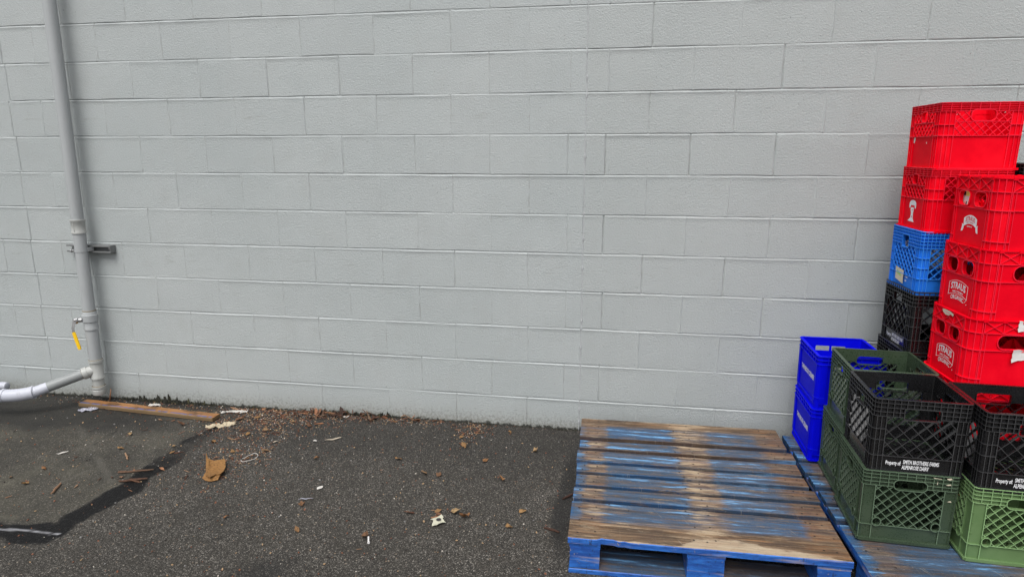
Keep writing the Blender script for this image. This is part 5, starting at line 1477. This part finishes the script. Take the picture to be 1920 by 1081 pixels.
# leaves and chips, each its own object
rg = random.Random(21)
def irregular(L, Wd, n=9, jag=.35):
    return [(L / 2 * math.cos(a) * (1 + jag * rg.uniform(-1, 1)), Wd / 2 * math.sin(a) * (1 + jag * rg.uniform(-1, 1))) for a in [2 * math.pi * i / n for i in range(n)]]
leaf_protos = []
for i in range(4):
    L = .050
    pts = [(-L / 2, 0), (-L * .3, .012), (0, .016), (L * .3, .010), (L / 2, 0), (L * .3, -.011), (0, -.015), (-L * .3, -.011)]
    pts = [(x + rg.uniform(-.003, .003), y + rg.uniform(-.003, .003)) for x, y in pts]
    leaf_protos.append(ribbon_mesh(pts, .0010, .022, 30 + i, 2))
LEAVES = [(-.705, -.623), (-.515, -.443), (-2.49, -.467), (-2.16, -.556), (-.780, -.618), (-.543, -.925), (-.262, -.874), (-.50, -.955), (-.62, -.93), (-1.36, -.56), (-.30, -1.0), (-1.22, -.98), (-.95, -.50), (-2.62, -.88), (-1.49, -1.12), (-2.58, -1.02), (-2.12, -.62), (-.86, -1.15), (-1.15, -1.16), (-.40, -.62), (-2.02, -.18), (-1.93, -.14), (-1.70, -.16), (-1.62, -.10), (-1.58, -.20), (-1.86, -.36), (-1.78, -.30), (-1.70, -.62), (-1.66, -.52), (-1.82, -.56), (-1.26, -.08), (-1.12, -.07), (-.70, -.20), (-.66, -.30), (-1.98, -.48), (-2.30, -.30), (-2.42, -.62), (-2.70, -.98), (-.45, -.10), (-.28, -.30)]
for i, (x, y) in enumerate(LEAVES):
    if i < 4: me = leaf_protos[i].build('dead_leaf', M_LEAF, None, smooth=True, auto=45)
    else:
        me = bpy.data.objects.new('dead_leaf', bpy.data.objects[['dead_leaf', 'dead_leaf.001', 'dead_leaf.002', 'dead_leaf.003'][i % 4]].data); COL.objects.link(me)
    s_ = rg.uniform(.5, 1.0); me.scale = (s_, s_, s_ * rg.uniform(.8, 1.5)); me.location = (x, y, .003); me.rotation_euler = (rg.uniform(-.25, .25), rg.uniform(-.25, .25), rg.uniform(0, 6.3))
    tag(me, 'small curled brown dead leaf scattered on the asphalt', 'leaf', 'dead leaves on the asphalt')
chip_protos = []
for i in range(7):
    L = rg.uniform(.030, .062); Wd = L * rg.uniform(.10, .38)
    chip_protos.append(ribbon_mesh(irregular(L, Wd, 9, .34), rg.uniform(.0018, .004), .004, 60 + i, 1, rg.uniform(-.10, .1)))
def drop_chip(k, x, y, z, s_, tiltmax):
    if k < 7: o = chip_protos[k].build('bark_chip', M_CHIP, None, smooth=True, auto=35); CH.append(o)
    else: o = bpy.data.objects.new('bark_chip', CH[rg.randrange(7)].data); COL.objects.link(o)
    o.location = (x, y, z); o.scale = (s_, s_, s_); o.rotation_euler = (rg.uniform(-tiltmax, tiltmax), rg.uniform(-tiltmax, tiltmax), rg.uniform(0, 6.3))
    return o
CH = []; k = 0
spots = []
def clus(n, cx, cy, sx, sy, sc=(.5, 1.0), tilt=.3): 
    for _ in range(n): spots.append((rg.gauss(cx, sx), min(-.012, rg.gauss(cy, sy)), rg.uniform(*sc), tilt))
clus(70, -1.40, -.050, .22, .026, (.7, 1.35), .7)      # drift against the wall
clus(30, -1.80, -.085, .18, .05, (.5, 1.0), .4)
clus(34, -1.88, -.29, .14, .12, (.35, .8), .3)         # patch of chips above the cardboard
clus(26, -1.76, -.56, .085, .10, (.3, .7), .3)
clus(16, -1.78, -.78, .12, .07, (.3, .55), .3)
clus(9, -2.18, -.88, .07, .05, (.4, .9), .2)
clus(14, -.66, -.13, .05, .07, (.4, .8), .4)           # the little heap at the wall further right
clus(8, -.95, -.06, .12, .02, (.4, .8), .4)
clus(8, -2.85, -.20, .08, .03, (.3, .6), .3); clus(6, -2.35, -.265, .05, .02, (.4, .8), .3)
clus(6, -.60, -.955, .05, .02, (.4, .9), .3)
clus(22, -1.3, -.6, .75, .40, (.2, .42), .2)
clus(36, -1.95, -.20, .16, .09, (.25, .7), .4)
clus(12, -2.5, -.75, .28, .30, (.22, .5), .2)
heap = 0
for x, y, s_, tl_ in spots:
    if x > -.09 or y < -1.6: continue
    inheap = abs(x + 1.35) < .4 and y > -.13
    z = .0025 + (rg.random() * .026 if inheap else 0)
    o = drop_chip(k, x, y, z, s_, tl_); k += 1
    tag(o, 'small piece of brown bark or wood chip on the asphalt', 'wood chip', 'bark chips littering the asphalt')
# fine litter nobody could count
def speck_stuff(name, label, mats, N, fn, seed):
    rg2 = random.Random(seed); mb = MB()
    for _ in range(N):
        x, y, z, s_, mi, up = fn(rg2)
        n = rg2.randint(4, 6); a0 = rg2.uniform(0, 6.3); el = rg2.uniform(.35, 1.0)
        tx, ty = rg2.uniform(-.4, .4), rg2.uniform(-.4, .4); ca, sa = math.cos(a0), math.sin(a0)
        bot = []; top = []
        for i in range(n):
            a = 2 * math.pi * i / n; px = s_ * math.cos(a) * rg2.uniform(.7, 1.2); py = s_ * el * math.sin(a) * rg2.uniform(.7, 1.2)
            X = px * ca - py * sa; Y = px * sa + py * ca; Z = tx * px + ty * py
            if up: bot.append((x + X, y + Y * .5, z)); top.append((x + X * .35 + tx * .01, y + Y * .2, z + s_ * rg2.uniform(1.0, 3.2)))
            else: bot.append((x + X, y + Y, z + Z)); top.append((x + X * .8, y + Y * .8, z + Z + s_ * .45))
        mb.add(bot + top, [tuple(range(n, 2 * n))] + [(i, (i + 1) % n, n + (i + 1) % n, n + i) for i in range(n)], mi)
    o = mb.build(name, mats, None); tag(o, label, 'litter', kind='stuff'); return o
M_L1 = flat('red_brown_speck', (.16, .060, .030), .8); M_L2 = flat('tan_speck', (.30, .20, .11), .8); M_L3 = flat('pale_speck', (.50, .46, .40), .7); M_L4 = flat('dark_speck', (.018, .014, .012), .9); M_L5 = flat('grey_stone', (.17, .165, .16), .8)
def f_lit(g):
    q = g.random()
    if q < .36: x, y = g.gauss(-1.88, .20), -abs(g.gauss(.13, .15)) - .01
    elif q < .48: x, y = g.gauss(-1.78, .11), g.gauss(-.62, .15)
    elif q < .66: x, y = g.gauss(-1.35, .30), -abs(g.gauss(.03, .035)) - .006
    elif q < .72: x, y = g.gauss(-2.75, .35), -abs(g.gauss(.05, .04)) - .01
    elif q < .76: x, y = g.gauss(-.66, .05), -abs(g.gauss(.12, .12)) - .008
    else: x, y = g.uniform(-3.3, -.08), -g.random() ** 1.0 * 1.5 - .02
    if x > -.09: x = g.uniform(-2, -.2)
    r_ = g.random(); mi = 0 if r_ < .40 else 1 if r_ < .66 else 2 if r_ < .76 else 3 if r_ < .86 else 4
    return x, y, .0008, g.uniform(.0016, .0055) * (1.0 if mi != 2 else .75), mi, False
speck_stuff('fine_litter', 'fine crumbs of bark, leaf and grit over the asphalt', [M_L1, M_L2, M_L3, M_L4, M_L5], 5200, f_lit, 5)
M_MOSS = flat('dark_moss', (.018, .018, .012), .95); M_MOSS2 = flat('olive_moss', (.060, .058, .028), .95)
def f_moss(g):
    x = g.uniform(-3.75, -.09); d = .35 + .65 * float(vnoise(x * 5, 1, 3))
    if x > -1.1: d *= .55
    y = -abs(g.gauss(0, .011)) - .001
    return x, y, .0002, g.uniform(.0025, .0080) * max(.18, d) * (2.3 if g.random() < .07 else 1), 0 if g.random() < .8 else 1, True
speck_stuff('wall_foot_moss', 'dark moss and dirt along the foot of the wall', [M_MOSS, M_MOSS2], 3000, f_moss, 6)
